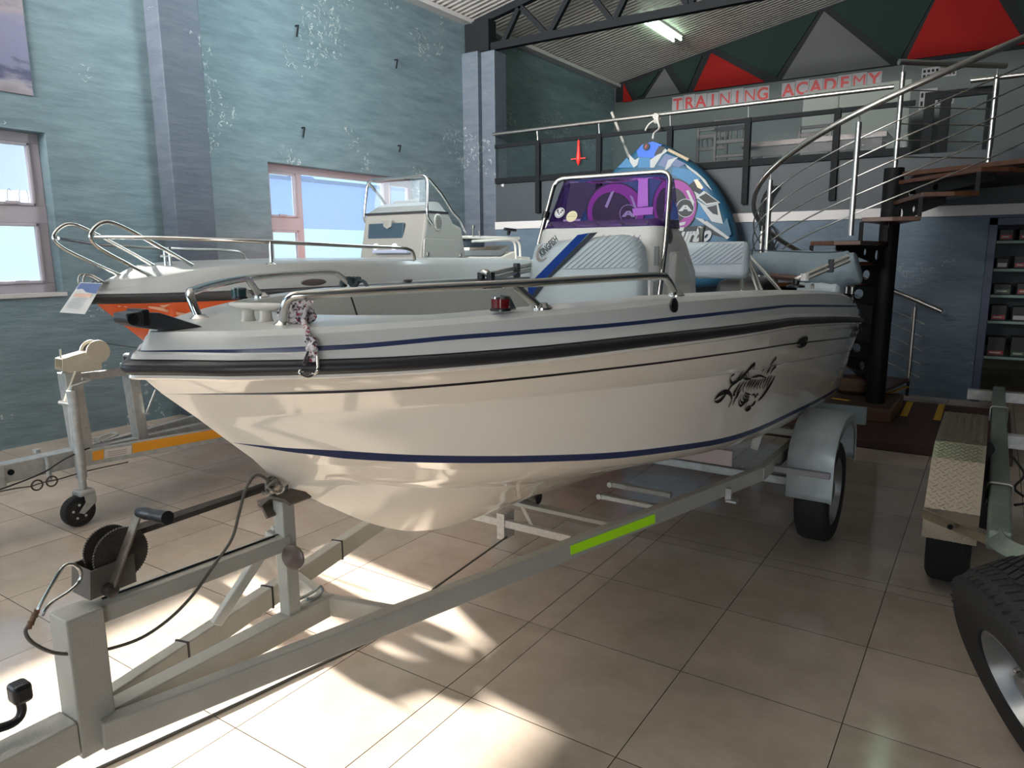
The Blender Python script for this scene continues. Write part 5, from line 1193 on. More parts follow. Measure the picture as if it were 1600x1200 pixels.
# anchor loops and bow rails
def lb(side):
    s = side
    base1 = (0.180, 2.638, 1.528); base2 = (0.236, 2.903, 1.594)
    loop = [base1, (0.20, 2.50, 1.60), (0.216, 2.32, 1.70), (0.224, 2.262, 1.762), (0.226, 2.285, 1.82), (0.226, 2.36, 1.862), (0.228, 2.46, 1.835), (0.232, 2.66, 1.73), base2]
    pts = [Vector((BX+s*x, y, z)) for x, y, z in loop]
    b = MB(); b.tube(catmull(pts, 8), 0.0125, 12); L = b.build('anchor_hoop', steel, bt2, smooth=True)
    rail = [(0.226, 2.285, 1.772), (0.50, 2.50, 1.765), (0.86, 2.86, 1.745), (1.00, 3.25, 1.728), (1.04, 3.7, 1.712), (1.045, 4.05, 1.705), (1.03, 4.22, 1.68), (1.02, 4.265, 1.615)]
    b = MB(); b.tube(catmull([Vector((BX+s*x, y, z)) for x, y, z in rail], 8), 0.0125, 12); r = b.build('side_rail', steel, bt2, smooth=True)
    if s < 0: return
    p_ = Vector((BX+s*0.93, 3.0, 1.60)); b = MB(); b.tube([p_, p_+Vector((s*0.004, 0, 0.140))], 0.0125, 12); b.lathe([(0.035, 0), (0.03, 0.006), (0.015, 0.012)], p_, (0, 0, 1), 18); b.build('rail_stanchion', steel, r, smooth=True)
lb(1); lb(-1)
# samson post between hoops
c0 = Vector((BX+0.02, 2.86, 1.60)); b = MB()
for dx in (-0.03, 0.03): b.tube([c0+Vector((dx, 0, -0.01)), c0+Vector((dx, 0, 0.11))], 0.011, 10)
b.tube([c0+Vector((-0.075, 0, 0.055)), c0+Vector((0.075, 0, 0.055))], 0.008, 10); b.tube([c0+Vector((-0.04, 0, 0.108)), c0+Vector((0.04, 0, 0.108))], 0.009, 10); b.build('samson_post', steel, bt2, smooth=True)
# bow roller frame
c0 = Vector((BX, 2.36, 1.49)); b = MB()
for dx in (-0.03, 0.03): b.tube(catmull([c0+Vector((dx, 0.06, 0)), c0+Vector((dx, -0.02, 0.05)), c0+Vector((dx, -0.06, 0.05)), c0+Vector((dx, -0.07, 0.0)), c0+Vector((dx, -0.02, -0.02))], 5), 0.007, 8)
b.bb(BX-0.04, BX+0.04, 2.36, 2.60, 1.492, 1.50); b.build('bow_roller', steelb, bt2, smooth=True)
# oval vents on the deck side
for (u, v, rw) in ((488, 441, 0.105), (635, 438, 0.05)):
    p_ = P(u, v, x=BX+(1.02 if u < 500 else 1.065)); b = MB(); b.lathe([(rw, 0), (rw*0.95, 0.010), (rw*0.5, 0.014)], (0, 0, 0), (1, 0, 0), 28)
    for q in b.v: q.z *= 0.22; q += p_+Vector((0.012, 0, 0))
    for q in b.v: pass
    b.build('vent_cover', mat('vent_grey_brown', (92, 86, 86), 0.5), bt2, smooth=True)
# console of the orange boat
hwc = 0.392
prof = [P(655, 410, x=BX+hwc), P(668, 331, x=BX+hwc), P(699, 329, x=BX+hwc), P(709, 349, x=BX+hwc), P(722, 356, x=BX+hwc), P(731, 410, x=BX+hwc)]
prof = [(p.y, p.z) for p in prof]; prof[0] = (prof[0][0]-0.05, 1.30); prof[-1] = (prof[-1][0]+0.05, 1.30)
cg = mat('console_light_grey', (134, 132, 126), 0.3, coat=0.2)
b = MB(); b.prism([(BX-hwc, y, z) for y, z in prof], (2*hwc, 0, 0)); c2 = b.build('console', cg, bt2, bevel=0.025, seg=4)
y0_, z0_ = prof[1]; y1_, z1_ = prof[2]
b = MB()
def tp(y0, y1, hw, z): return [Vector((BX-hw, y0, z)), Vector((BX+hw, y0, z)), Vector((BX+hw, y1, z)), Vector((BX-hw, y1, z))]
b.rows([tp(y0_-0.005, y1_+0.01, hwc, z0_), tp(y0_+0.01, y1_+0.0, hwc-0.01, z0_+0.012), tp(y0_+0.12, y1_-0.0, hwc-0.085, z0_+0.095), tp(y0_+0.2, y1_-0.02, hwc-0.10, z0_+0.105)], closed=True); b.f.append([len(b.v)-4+i for i in range(4)]); b.m.append(0)
b.build('console_top', mat('dome_grey', (120, 122, 120), 0.35), c2, bevel=0.02, seg=3)
b = MB(); b.bb(BX-hwc-0.003, BX+hwc+0.003, y0_-0.006, y1_+0.014, z0_-0.010, z0_+0.012); b.build('black_seam', blackr, c2)
b = MB(); b.bb(BX-0.24, BX+0.10, y0_+0.22, y1_-0.04, z0_+0.10, z0_+0.14); b.build('instrument_hood', MATS['dome_grey'], c2, bevel=0.015, seg=3)
def fc(u, v, dy=0.0): return P(u, v, y=5.105+dy)
b = MB(); q = [(579, 350), (634, 348), (632, 388), (577, 388)]; b.prism([P(u, v, y=5.15) for u, v in q], (0, -0.03, 0)); b.build('front_hatch', mat('tinted_hatch', (50, 66, 78), 0.25), c2, bevel=0.01)
b = MB(); q = [(600, 344), (614, 344), (613, 354), (607, 358), (601, 354)]; b.prism([P(u, v, y=5.12) for u, v in q], (0, -0.02, 0)); b.build('hatch_latch', cg, c2, bevel=0.004)
for u in (588, 617):
    b = MB(); b.lathe([(0.035, 0), (0.03, 0.02), (0.0, 0.03)], P(u, 386, y=5.10), (0, -1, 0), 18); b.build('cup_fitting', whitep, c2, smooth=True)
b = MB(); a = P(586, 396, y=5.06); c = P(640, 392, y=5.06); b.bb(a.x, c.x, 5.02, 5.07, a.z, c.z+0.01); b.build('front_step', mat('pale_lilac_step', (150, 156, 178), 0.3), c2, bevel=0.008)
xs_ = BX+hwc+0.002
p_ = P(684, 347, x=xs_); b = MB()
b.lathe([(0.078, 0), (0.075, 0.008), (0.055, 0.012)], (0, 0, 0), (1, 0, 0), 28)
for q in b.v: q.y *= 0.8; q += p_
sp = b.build('speaker', mat('speaker_grey', (170, 168, 160), 0.4), c2, smooth=True)
for k in range(-5, 6):
    b = MB(); hh = 0.055*math.sqrt(max(0, 1-(k/6)**2)); b.bb(p_.x+0.010, p_.x+0.015, p_.y-hh*0.85, p_.y+hh*0.85, p_.z+k*0.011-0.002, p_.z+k*0.011+0.002); b.build('grille_bar', blkf, sp)
b = MB(); q = [P(662, 374, x=xs_), P(664, 372, x=xs_), P(716, 375, x=xs_), P(718, 378, x=xs_), P(719, 412, x=xs_), P(660, 412, x=xs_)]; b.prism(q, (0.010, 0, 0)); hd = b.build('side_hatch', cg, c2, bevel=0.008)
for u, v in ((667, 397), (718, 399)):
    b = MB(); b.box(P(u, v, x=xs_)+Vector((0.015, 0, 0)), (0.012, 0.04, 0.03)); b.build('latch', steelb, hd, bevel=0.004)
for s_ in (1, -1):
    hx = BX+s_*0.373; lx = BX+s_*0.40
    pts = [Vector((BX, 5.214, 2.358)), Vector((hx, 5.214, 2.358)), Vector((lx, 5.16, 1.99)), Vector((lx-s_*0.0, 5.22, 1.93))]
    b = MB(); b.tube(bent(pts, 0.08, 8), 0.0135, 12); h_ = b.build('console_hoop', steel, bt2, smooth=True)
    b = MB(); b.tube(catmull([Vector((hx, 5.214, 2.34)), Vector((hx+s_*0.01, 5.40, 2.20)), Vector((hx+s_*0.012, 5.54, 2.06)), Vector((hx+s_*0.012, 5.66, 1.98)), Vector((hx+s_*0.012, 5.76, 1.86))], 6), 0.0135, 12); b.build('hoop_stay', steel, h_, smooth=True)
b = MB(); b.rows([[Vector((BX-0.33, 5.24, 2.10)), Vector((BX+0.33, 5.24, 2.10))], [Vector((BX-0.30, 5.26, 2.33)), Vector((BX+0.30, 5.26, 2.33))]]); b.build('clear_screen', mat('clear_acrylic', (210, 225, 235), 0.03, alpha=0.14), bt2, solid=0.004)
# leaning post with table top and grey seats
wm = mat('white_table', (232, 226, 214), 0.35)
xt = BX+0.35
def Q(u, v): return P(u, v, x=xt)
a = Q(732, 370); c = Q(813, 372)
b = MB(); b.bb(BX-0.35, xt, a.y, c.y, a.z-0.018, a.z+0.012); lt = b.build('bait_table', wm, bt2, bevel=0.008)
for dx in (0.0, -0.7):
    for sh in (0.0, 0.09):
        pts = [Q(738, 377)+Vector((dx, sh, 0)), Q(798, 374)+Vector((dx, sh, 0)), Q(805, 380)+Vector((dx, sh, 0)), Q(806, 402)+Vector((dx, sh, 0)), Q(806, 408)+Vector((dx, sh, -0.2))]
        b = MB(); b.tube(bent(pts, 0.08), 0.013, 10); b.build('table_frame', wm, lt, smooth=True)
b = MB(); p_ = Q(739, 354); b.tube([Q(739, 369), p_], 0.010, 10); b.lathe([(0.022, -0.02), (0.022, 0.012)], p_, (0, 0, 1), 14); b.build('rod_holder', steelb, lt, smooth=True)
b = MB(); b.tube([Q(750, 369), Q(749, 361)], 0.010, 10); b.build('rod_holder', steelb, lt, smooth=True)
b = MB(); b.tube([Q(789, 358), Q(805, 360)], 0.018, 12); b.beam(Q(794, 367), Q(796, 361), 0.03, 0.02); b.build('black_rod_clamp', blackp, lt, smooth=True)
b = MB(); q = [(730, 391), (784, 391), (800, 383), (800, 390), (785, 400), (730, 400)]; b.prism([Q(u, v)-Vector((0.02, 0, 0)) for u, v in q], (-0.62, 0, 0)); b.build('seat_cushion', mat('seat_grey', (140, 142, 142), 0.6), bt2, bevel=0.012)
b = MB(); q = [(733, 401), (785, 401), (803, 393), (806, 393), (806, 412), (733, 412)]; b.prism([Q(u, v) for u, v in q], (-0.70, 0, 0)); b.build('seat_base', wm, bt2, bevel=0.01)
b = MB(); b.bb(BX-0.30, BX+0.30, 5.86, 6.2, 1.72, 1.80); b.build('backrest', mat('backrest_slate', (84, 92, 104), 0.6), bt2, bevel=0.02)
b = MB(); b.beam(Q(806, 402), Q(827, 404), 0.02, 0.03); b.build('stern_step', wm, bt2, bevel=0.004)
# price card hanging from the bow
pc = MB(); q = [P(185/1.0, 0, x=BX)]
cc_ = [(125.5, 441), (160, 442.5), (132.5, 491), (93, 488)]
ydd = 2.22
pc.prism([P(u, v, y=ydd) for u, v in cc_], (0, 0.002, 0))
card = tag(pc.build('price_card', mat('card_white', (226, 224, 220), 0.35)), 'white laminated price card hanging from the bow of the orange boat', 'card')
def cardp(s, t): a, b_, c_, d_ = [P(u, v, y=ydd-0.003) for u, v in cc_]; return a.lerp(b_, s).lerp(d_.lerp(c_, s), t)
b = MB(); b.prism([cardp(0.03, 0.02), cardp(0.97, 0.02), cardp(0.97, 0.33), cardp(0.55, 0.30), cardp(0.3, 0.2), cardp(0.03, 0.22)], (0, -0.001, 0)); b.build('printed_header', mat('print_blue', (96, 112, 156), 0.5), card)
b = MB(); b.prism([cardp(0.1, 0.34), cardp(0.85, 0.34), cardp(0.85, 0.46), cardp(0.1, 0.46)], (0, -0.001, 0)); b.build('printed_band', mat('print_peach', (226, 190, 170), 0.5), card)
tl = MB()
for k in range(6): tl.beam(cardp(0.12, 0.52+0.06*k), cardp(0.75-0.05*(k % 3), 0.52+0.06*k), 0.001, 0.004, (0, 1, 0))
tl.build('printed_lines', mat('print_grey', (160, 156, 150), 0.6), card)
b = MB(); b.tube(catmull([P(142, 443, y=ydd), P(148, 438, y=2.27), Vector((BX+0.02, 2.33, 1.49))], 5), 0.003, 6); b.build('string', blackp, card)

# ------------------------------------------------------------------ galvanised trailer under it
t2 = thing('boat_trailer', 'galvanised trailer with amber tape under the orange boat', 'trailer', (BX, 3.4, 0))
TX = BX
part_beam('tongue', (TX, -0.4, 0.41), (TX, 2.2, 0.41), 0.10, 0.11, galv, t2)
b = MB(); a = P(-40, 745, x=TX+0.06); b.bb(TX-0.06, TX+0.06, 1.2, 1.72, 0.33, 0.475); b.build('coupler_sleeve', galv, t2, bevel=0.01)
b = MB(); p_ = P(17, 738, x=TX+0.062); b.lathe([(0.018, 0), (0.018, 0.003)], p_, (1, 0, 0), 16); b.build('bolt_hole', blkf, t2)
p_ = P(75, 728, x=TX+0.07); b = MB(); b.tube([p_+Vector((0, 0, 0.07)), p_+Vector((0, 0, -0.10))], 0.014, 12); b.lathe([(0.03, 0.06), (0.03, 0.068)], p_, (0, 0, 1), 14); b.build('pin', galv, t2, smooth=True)
b = MB(); b.lathe([(0.022, 0), (0.022, 0.02)], P(57, 707, z=0.47), (0, 0, 1), 10); b.build('bolt_head', galv, t2)
part_beam('winch_post', (TX, 2.18, 0.36), (TX, 2.155, 0.95), 0.10, 0.10, galv, t2, (0, 1, 0))
for s_ in (1, -1):
    A_ = Vector((TX+s_*0.04, 2.14, 0.40)); B_ = Vector((TX+s_*0.62, 4.6, 0.40)); C_ = Vector((TX+s_*0.62, 7.0, 0.40))
    part_beam('side_rail', A_, B_, 0.05, 0.10, galv, t2); part_beam('rear_rail', B_, C_, 0.05, 0.10, galv, t2)
    if s_ > 0:
        d = (B_-A_).normalized(); nn = Vector((d.y, -d.x, 0)); o_ = A_+nn*0.0265
        def onr(u, v): dd = P(u, v, y=3.0)-EYE; return EYE+dd*((o_-EYE).dot(nn)/dd.dot(nn))
        am = mat('amber_tape', (222, 150, 30), 0.4)
        b = MB(); b.prism([onr(144.5, 706), onr(162, 702), onr(162, 717), onr(145, 720)], nn*0.002); b.build('amber_tape', am, t2)
        b = MB(); b.prism([onr(207, 693), onr(352, 668), onr(352, 682), onr(207, 708)], nn*0.002); b.build('amber_tape', am, t2)
        b = MB(); b.prism([onr(163, 703), onr(205, 696), onr(205, 709), onr(163, 716)], nn*0.004); pl = b.build('data_plate', mat('plate_white', (214, 208, 200), 0.5), t2)
        b = MB()
        for k in range(3): b.beam(onr(168, 706.5+k*3)+nn*0.005, onr(198, 701.5+k*3)+nn*0.005, 0.001, 0.003, (0, 0, 1))
        b.build('plate_lines', mat('plate_ink', (120, 112, 106), 0.6), pl)
part_beam('centre_rail', (TX, 2.16, 0.40), (TX, 3.3, 0.40), 0.06, 0.10, galv, t2)
for yy_ in (3.3, 3.9, 5.0): part_beam('cross_member', (TX-(yy_-2.0)*0.23, yy_, 0.40), (TX+(yy_-2.0)*0.23, yy_, 0.40), 0.06, 0.08, galv, t2)
sn = part_beam('snub_post', (TX, 2.56, 0.42), (TX, 2.53, 0.96), 0.09, 0.07, galv, t2, (0, 1, 0))
part_beam('winch_brace', (TX, 2.18, 0.905), (TX, 2.53, 0.905), 0.05, 0.05, galv, t2)
b = MB(); b.tube([P(243, 609, x=TX+0.1), P(228, 648, x=TX+0.06)], 0.006, 8); b.build('turnbuckle', steelb, t2, smooth=True)
b = MB(); b.bb(TX-0.06, TX+0.06, 2.52, 2.62, 0.92, 1.02); b.build('snub_block', blackr, t2, bevel=0.02)
part_beam('axle', (TX-0.95, 5.4, 0.30), (TX+0.95, 5.4, 0.30), 0.05, 0.05, galv, t2)
for s_ in (1, -1):
    wh = thing('trailer_wheel', 'tyre under the orange boat on the %s side' % ('gangway' if s_ > 0 else 'wall'), 'wheel', (TX+s_*0.92, 5.4, 0), 'wheels of the galvanised boat trailer')
    wheel(wh, (TX+s_*0.92, 5.4, 0.295), (s_, 0, 0), 0.295, 0.17, 0.18)
# hooks lying on the tongue
b = MB(); b.tube(catmull([P(u, v, z=0.47) for u, v in ((148, 688), (160, 682), (175, 677), (184, 679), (172, 684), (158, 690))], 5), 0.007, 8); b.tube(catmull([P(u, v, z=0.47) for u, v in ((140, 686), (155, 684), (150, 690))], 5), 0.006, 8); tag(b.build('safety_hook', galv, smooth=True), 'galvanised safety hooks lying on the tongue behind the winch post', 'hook')
# jockey wheel
jk = thing('jockey_wheel', 'galvanised jockey wheel with black castor clamped beside the left trailer tongue', 'wheel', (TX+0.12, 2.06, 0))
jx = TX+0.125; jy = 2.10
jt = P(137, 606, x=jx); b = MB(); b.tube([(jx, jy, 0.30), (jx, jy, jt.z)], 0.030, 18); b.build('outer_tube', galv, jk, smooth=True)
b = MB(); b.tube([(jx, jy, 0.20), (jx, jy, 0.34)], 0.022, 18); b.build('inner_tube', galv, jk, smooth=True)
b = MB(); b.tube(bent([(jx, jy, jt.z), (jx, jy, jt.z+0.02), P(142, 594, x=jx), P(128, 592, x=jx)], 0.01), 0.009, 10); b.build('jack_handle', galv, jk, smooth=True)
b = MB(); b.bb(jx-0.05, jx+0.05, jy-0.05, jy+0.05, 0.19, 0.225); b.build('fork_crown', galv, jk, bevel=0.012)
for s_ in (-1, 1):
    b = MB(); b.prism([(jx+s_*0.042, y, z) for y, z in ((jy-0.02, 0.20), (jy+0.05, 0.20), (jy+0.05, 0.14), (jy-0.03, 0.08), (jy-0.06, 0.095), (jy-0.015, 0.15))], (0.004, 0, 0)); b.build('fork_arm', galv, jk)
jw = (jx, jy-0.045, 0.098)
b = MB(); b.lathe([(0.058, -0.03), (0.092, -0.030), (0.098, -0.018), (0.098, 0.018), (0.092, 0.030), (0.058, 0.03)], jw, (1, 0, 0), 36); b.build('castor_tyre', rubber, jk, smooth=True, angle=50)
b = MB(); b.lathe([(0.066, 0.026), (0.060, 0.032), (0.022, 0.030), (0.02, 0.036), (0.0, 0.036)], jw, (1, 0, 0), 36); hb2 = b.build('castor_hub', blackp, jk, smooth=True, angle=50)
for k in range(5):
    a = k*2*PI/5+0.4; b = MB(); b.lathe([(0.008, 0.0), (0.008, 0.002)], (jw[0]+0.0325, jw[1]+0.043*math.cos(a), jw[2]+0.043*math.sin(a)), (1, 0, 0), 12); b.build('hub_hole', mat('pale_hole', (190, 186, 178), 0.5), hb2)
# winch of the left trailer
w2 = thing('hand_winch', 'cream steel hand winch on the galvanised winch post by the left wall', 'winch', (TX, 2.2, 0.95))
wc2 = P(150, 549, x=TX+0.03)
for dx, r0 in ((0.054, 0.074), (-0.035, 0.070)):
    pf = []
    for k in range(96): a = PI*k/48; rr_ = r0*(1 if k % 2 else 0.96); pf.append((TX+dx, wc2.y+rr_*math.cos(a), wc2.z+rr_*math.sin(a)))
    b = MB(); b.prism(pf, (0.006, 0, 0)); b.build('drum_flange', cream, w2)
b = MB(); b.lathe([(0.05, -0.035), (0.05, 0.054)], (TX, wc2.y, wc2.z), (1, 0, 0), 24); b.build('strap_roll', darkw, w2, smooth=True)
q = [P(u, v, x=TX+0.042) for u, v in ((97, 561), (112, 556), (150, 545), (158, 560), (159, 577), (112, 584), (97, 578))]
b = MB(); b.prism(q, (0.005, 0, 0)); b.prism([p-Vector((0.09, 0, 0)) for p in q], (0.005, 0, 0)); b.prism([q[0], q[2], q[2]-Vector((0.09, 0, 0)), q[0]-Vector((0.09, 0, 0))], (0, 0, -0.004)); b.build('winch_frame', cream, w2)
a_ = P(118, 580, x=TX+0.06); c_ = P(100, 628, x=TX+0.06); b = MB(); b.beam(a_, c_, 0.006, 0.024, (1, 0, 0)); k_ = b.build('crank_arm', cream, w2)
b = MB(); b.tube([P(93, 629, x=TX+0.065), P(114, 632, x=TX+0.14)], 0.014, 12); b.build('crank_grip', steelb, k_, smooth=True)
b = MB(); b.tube([P(95, 562, x=TX), P(94, 546, x=TX)], 0.006, 8); b.build('ratchet_lever', steelb, w2, smooth=True)
b = MB(); b.rows([[P(160, 536, x=TX)+Vector((-0.02, 0, 0)), P(212, 543, x=TX)+Vector((-0.02, 0, 0))], [P(160, 536, x=TX)+Vector((0.02, 0, 0)), P(212, 543, x=TX)+Vector((0.02, 0, 0))]]); b.build('winch_strap', darkw, w2, solid=0.004)
# black breakaway cable with rings
bc = thing('breakaway_cable', 'thin black breakaway cable with two wire rings under the left trailer tongue', 'cable', (TX+0.1, 1.9, 0.25))
b = MB(); b.tube(catmull([P(u, v, x=TX+0.13) for u, v in ((-20, 772), (0, 765), (40, 750), (70, 737), (100, 718), (125, 706), (140, 700))], 6), 0.005, 8); b.build('cable', blackp, bc, smooth=True)
b = MB(); b.tube(catmull([P(u, v, x=TX+0.13) for u, v in ((0, 768), (25, 763), (48, 760), (60, 756), (75, 752), (90, 749), (140, 735), (200, 722))], 6), 0.004, 8); b.build('cable', mat('dark_brown_cord', (66, 56, 50), 0.7), bc, smooth=True)
for u, v in ((58, 758), (81, 752)):
    c_ = P(u, v, x=TX+0.13); b = MB(); b.tube([c_+Vector((0, 0.030*math.cos(a), 0.030*math.sin(a))) for a in np.linspace(0, 2*PI, 24)], 0.005, 8, closed=True); b.build('wire_ring', mat('dark_brown_cord', (66, 56, 50), 0.7), bc, smooth=True)

# ================================================================== SPIRAL STAIR
CX, CY = -0.86, 7.66
rv = Vector((math.cos(YAW), math.sin(YAW), 0)); fv = Vector((-math.sin(YAW), math.cos(YAW), 0))
def sp(th, R, z): a = math.radians(th); return Vector((CX, CY, z))+(rv*math.cos(a)+fv*math.sin(a))*R
def ztread(th): return 1.12+(th-152.6)*0.0088
st = thing('spiral_staircase', 'black spiral staircase with wooden treads and stainless balustrade', 'staircase', (CX, CY, 0.2))
b = MB(); b.tube([(CX, CY, 0.20), (CX, CY, 2.40)], 0.085, 28); b.build('centre_column', blks, st, smooth=True, angle=50)
for k in range(12):
    th0 = 46+k*20.6; z = ztread(th0+12)
    pts = [sp(th0-2, 0.09, z), sp(th0+1, 1.15, z), sp(th0+12, 1.17, z), sp(th0+22, 1.15, z), sp(th0+24, 0.09, z)]
    b = MB(); b.prism([p-Vector((0, 0, 0.035)) for p in pts], (0, 0, 0.035)); tdr = b.build('tread', wood, st, bevel=0.004)
    # bracket plate with round holes under the tread
    a0 = th0+11; o = sp(a0, 0.08, z-0.036); d = (sp(a0, 1.0, 0)-sp(a0, 0.0, 0)).normalized(); nrm = d.cross(Vector((0, 0, 1)))
    bmh = bmesh.new()
    outer = [(0, 0), (1.0, 0), (1.0, -0.05), (0.55, -0.10), (0.0, -0.20)]
    holes = [(0.16, -0.085, 0.045), (0.42, -0.055, 0.030)]
    # triangulated plate with holes
    es = []
    ov = [bmh.verts.new(o+d*x+Vector((0, 0, y))) for x, y in outer]
    for i in range(len(ov)): es.append(bmh.edges.new((ov[i], ov[(i+1) % len(ov)])))
    for hx_, hy_, hr in holes:
        hv = [bmh.verts.new(o+d*(hx_+hr*math.cos(q))+Vector((0, 0, hy_+hr*math.sin(q)))) for q in np.linspace(0, 2*PI, 17)[:-1]]
        for i in range(16): es.append(bmh.edges.new((hv[i], hv[(i+1) % 16])))
    bmesh.ops.triangle_fill(bmh, edges=es, use_beauty=True)
    bmh.verts.ensure_lookup_table()
    b = MB(); b.add([v_.co.copy() for v_ in bmh.verts], [tuple(v_.index for v_ in f_.verts) for f_ in bmh.faces]); bmh.free()
    b.build('tread_bracket', blks, st, solid=0.008)
    b = MB(); p0 = sp(th0+1, 1.13, z-0.035); b.beam(p0, p0-Vector((0, 0, 0.155)), 0.02, 0.03, (1, 0, 0)); b.build('riser_strut', blks, st)
# landing to the mezzanine
zl = 2.36
b = MB(); l0 = sp(296, 0.10, zl); l1 = sp(296, 1.2, zl)
b.prism([Vector((CX+0.05, CY-0.03, zl-0.04)), Vector((l1.x, l1.y, zl-0.04)), Vector((l1.x+0.05, YB-0.06, zl-0.04)), Vector((CX+0.12, YB-0.06, zl-0.04))], (0, 0, 0.04)); b.build('landing_board', wood, st, bevel=0.004)
b = MB(); b.beam((CX+0.14, CY+0.05, zl-0.12), (l1.x+0.1, l1.y+0.10, zl-0.12), 0.01, 0.15); b.build('landing_beam', blks, st)
b = MB(); b.beam((CX+0.16, CY+0.05, zl-0.12), (CX+0.18, YB-0.06, zl-0.12), 0.01, 0.15); b.build('landing_beam', blks, st)
# handrail helix with posts and infill rods
RH = 1.215
ths = np.arange(43, 297.1, 6)
b = MB(); pts = [sp(t, RH, ztread(t)+0.93) for t in ths]
pts = [pts[0]+(pts[0]-pts[1])*1.2]+pts+[pts[-1]+(pts[-1]-pts[-2])*1.5]
b.tube(catmull(pts, 3), 0.025, 14); b.build('handrail', steelb, st, smooth=True)
for q in range(5):
    b = MB(); zo = 0.145+q*0.145; b.tube(catmull([sp(t, RH-0.01, ztread(t)+zo) for t in ths], 3), 0.006, 8); b.build('infill_rod', steelb, st, smooth=True)
for t in (48, 95, 140, 188, 229.5, 294):
    zb = ztread(t)-0.02; p_ = sp(t, RH-0.01, zb); b = MB(); b.tube([p_, p_+Vector((0, 0, 0.875))], 0.022, 16); po_ = b.build('baluster_post', steelb, st, smooth=True, angle=50)
    b = MB(); b.tube([p_+Vector((0, 0, 0.87)), p_+Vector((0, 0, 0.945))], 0.007, 8); b.build('rail_pin', steelb, po_, smooth=True)
# landing guard
pa = P(1411, 113, z=zl+0.87); pa.z = zl; pb = P(1558, 118, z=zl+0.87); pb.z = zl
for p_ in (pa, pb):
    b = MB(); b.tube([p_, p_+Vector((0, 0, 0.87))], 0.022, 16); po_ = b.build('baluster_post', steelb, st, smooth=True, angle=50)
    b = MB(); b.tube([p_+Vector((0, 0, 0.86)), p_+Vector((0, 0, 0.945))], 0.007, 8); b.build('rail_pin', steelb, po_, smooth=True)
dg_ = (pb-pa).normalized()
b = MB(); b.tube([pa-dg_*0.05+Vector((0, 0, 0.955)), pb+dg_*0.08+Vector((0, 0, 0.955))], 0.025, 14); b.build('landing_handrail', steelb, st, smooth=True)
for q in range(5): b = MB(); b.tube([pa+Vector((0, 0, 0.14+q*0.145)), pb+Vector((0, 0, 0.14+q*0.145))], 0.006, 8); b.build('infill_rod', steelb, st, smooth=True)
# carpeted plinth and steps with yellow tape
pf_ = P(1340, 690, z=0.03)
b = MB(); b.bb(-2.9, 0.25, pf_.y-0.08, 8.6, 0, 0.075); pb_ = tag(b.build('step_plinth', mat('dark_red_brown_plinth', (66, 42, 34), 0.7, noise=0.15, nscale=6), bevel=0.01), 'low dark red brown plinth under the foot of the spiral staircase', 'plinth')
b = MB(); q0 = P(1393, 662, z=0.075); b.bb(-1.9, q0.x, q0.y, 8.3, 0.075, 0.20); bx2 = tag(b.build('step_box', wood, bevel=0.008), 'varnished wooden step box carrying the black stair column', 'step')
b = MB(); b.bb(-1.9, q0.x-0.03, q0.y+0.03, 8.27, 0.20, 0.204); b.build('carpet_top', woodd, bx2)
for (u0, v0, u1, v1) in ((1422, 628, 1412, 650), (1472, 632, 1464, 656)):
    a = P(u0, v0, z=0.077); c = P(u1, v1, z=0.077); b = MB(); b.beam(a, c, 0.06, 0.004); b.build('warning_tape', yellow, pb_)
a = P(1388, 614, z=0.206); c = P(1418, 604, z=0.206); b = MB(); b.beam(a, c, 0.05, 0.003); b.build('warning_tape', yellow, bx2)
a = P(1300, 622, z=0.206); c = P(1328, 626, z=0.206); b = MB(); b.beam(a, c, 0.05, 0.003); b.build('warning_tape', yellow, bx2)
# dark round pot behind the boat at the stair foot
c0 = P(1330, 616, z=0.205); b = MB(); b.lathe([(0.14, 0), (0.20, 0.05), (0.21, 0.12), (0.16, 0.16), (0.15, 0.17), (0.13, 0.16)], (c0.x, c0.y+0.1, 0.205), (0, 0, 1), 28); tag(b.build('round_pot', mat('terracotta_dark', (84, 62, 48), 0.7), smooth=True), 'dark round clay pot on the step box behind the boat stern', 'pot')

# ================================================================== TOWABLE TUBE
YTB = 8.85
def TB(u, v, y=YTB): return P(u, v, y=y)
out = [(1000, 223), (1018, 220), (1037, 226), (1060, 240), (1090, 262), (1110, 284), (1124, 306), (1136, 330), (1146, 362), (1149, 385), (1146, 420), (1120, 445), (1060, 452), (960, 452), (905, 440), (888, 410), (890, 375), (900, 345), (915, 318), (935, 290), (955, 264), (975, 246)]
tub = thing('towable_tube', 'big blue and white inflatable towable tube with purple rings leaning on the mezzanine', 'inflatable tube', (TB(1020, 450).x, YTB+0.2, 1.2))
cen = sum((TB(u, v) for u, v in out), Vector((0, 0, 0)))/len(out)
ol = catmull([TB(u, v) for u, v in out], 4, True)
def inset(k, dy): return [Vector((cen.x+(p.x-cen.x)*k, YTB+dy, cen.z+(p.z-cen.z)*k)) for p in ol]
b = MB(); b.rows([inset(0.90, 0.33), inset(0.97, 0.28), inset(1.0, 0.18), inset(0.985, 0.08), inset(0.94, 0.02), inset(0.88, 0.0), inset(0.60, 0.0)], closed=True)
n = len(ol); b.f.append([len(b.v)-n+i for i in range(n)]); b.m.append(0); b.f.append(list(range(n))[::-1]); b.m.append(0)
cy_ = mat('tube_cyan', (34, 96, 136), 0.55); wht = mat('tube_white', (150, 154, 154), 0.55); tblk = mat('tube_black', (28, 30, 36), 0.6); tbl = mat('tube_blue', (24, 84, 176), 0.55); tlav = mat('tube_slate', (84, 96, 128), 0.6); tpur = mat('tube_purple', (120, 34, 116), 0.55); tsea = mat('tube_teal', (26, 74, 100), 0.55)
body = b.build('tube_body', tsea, tub, smooth=True, angle=60)
cnt = [0]
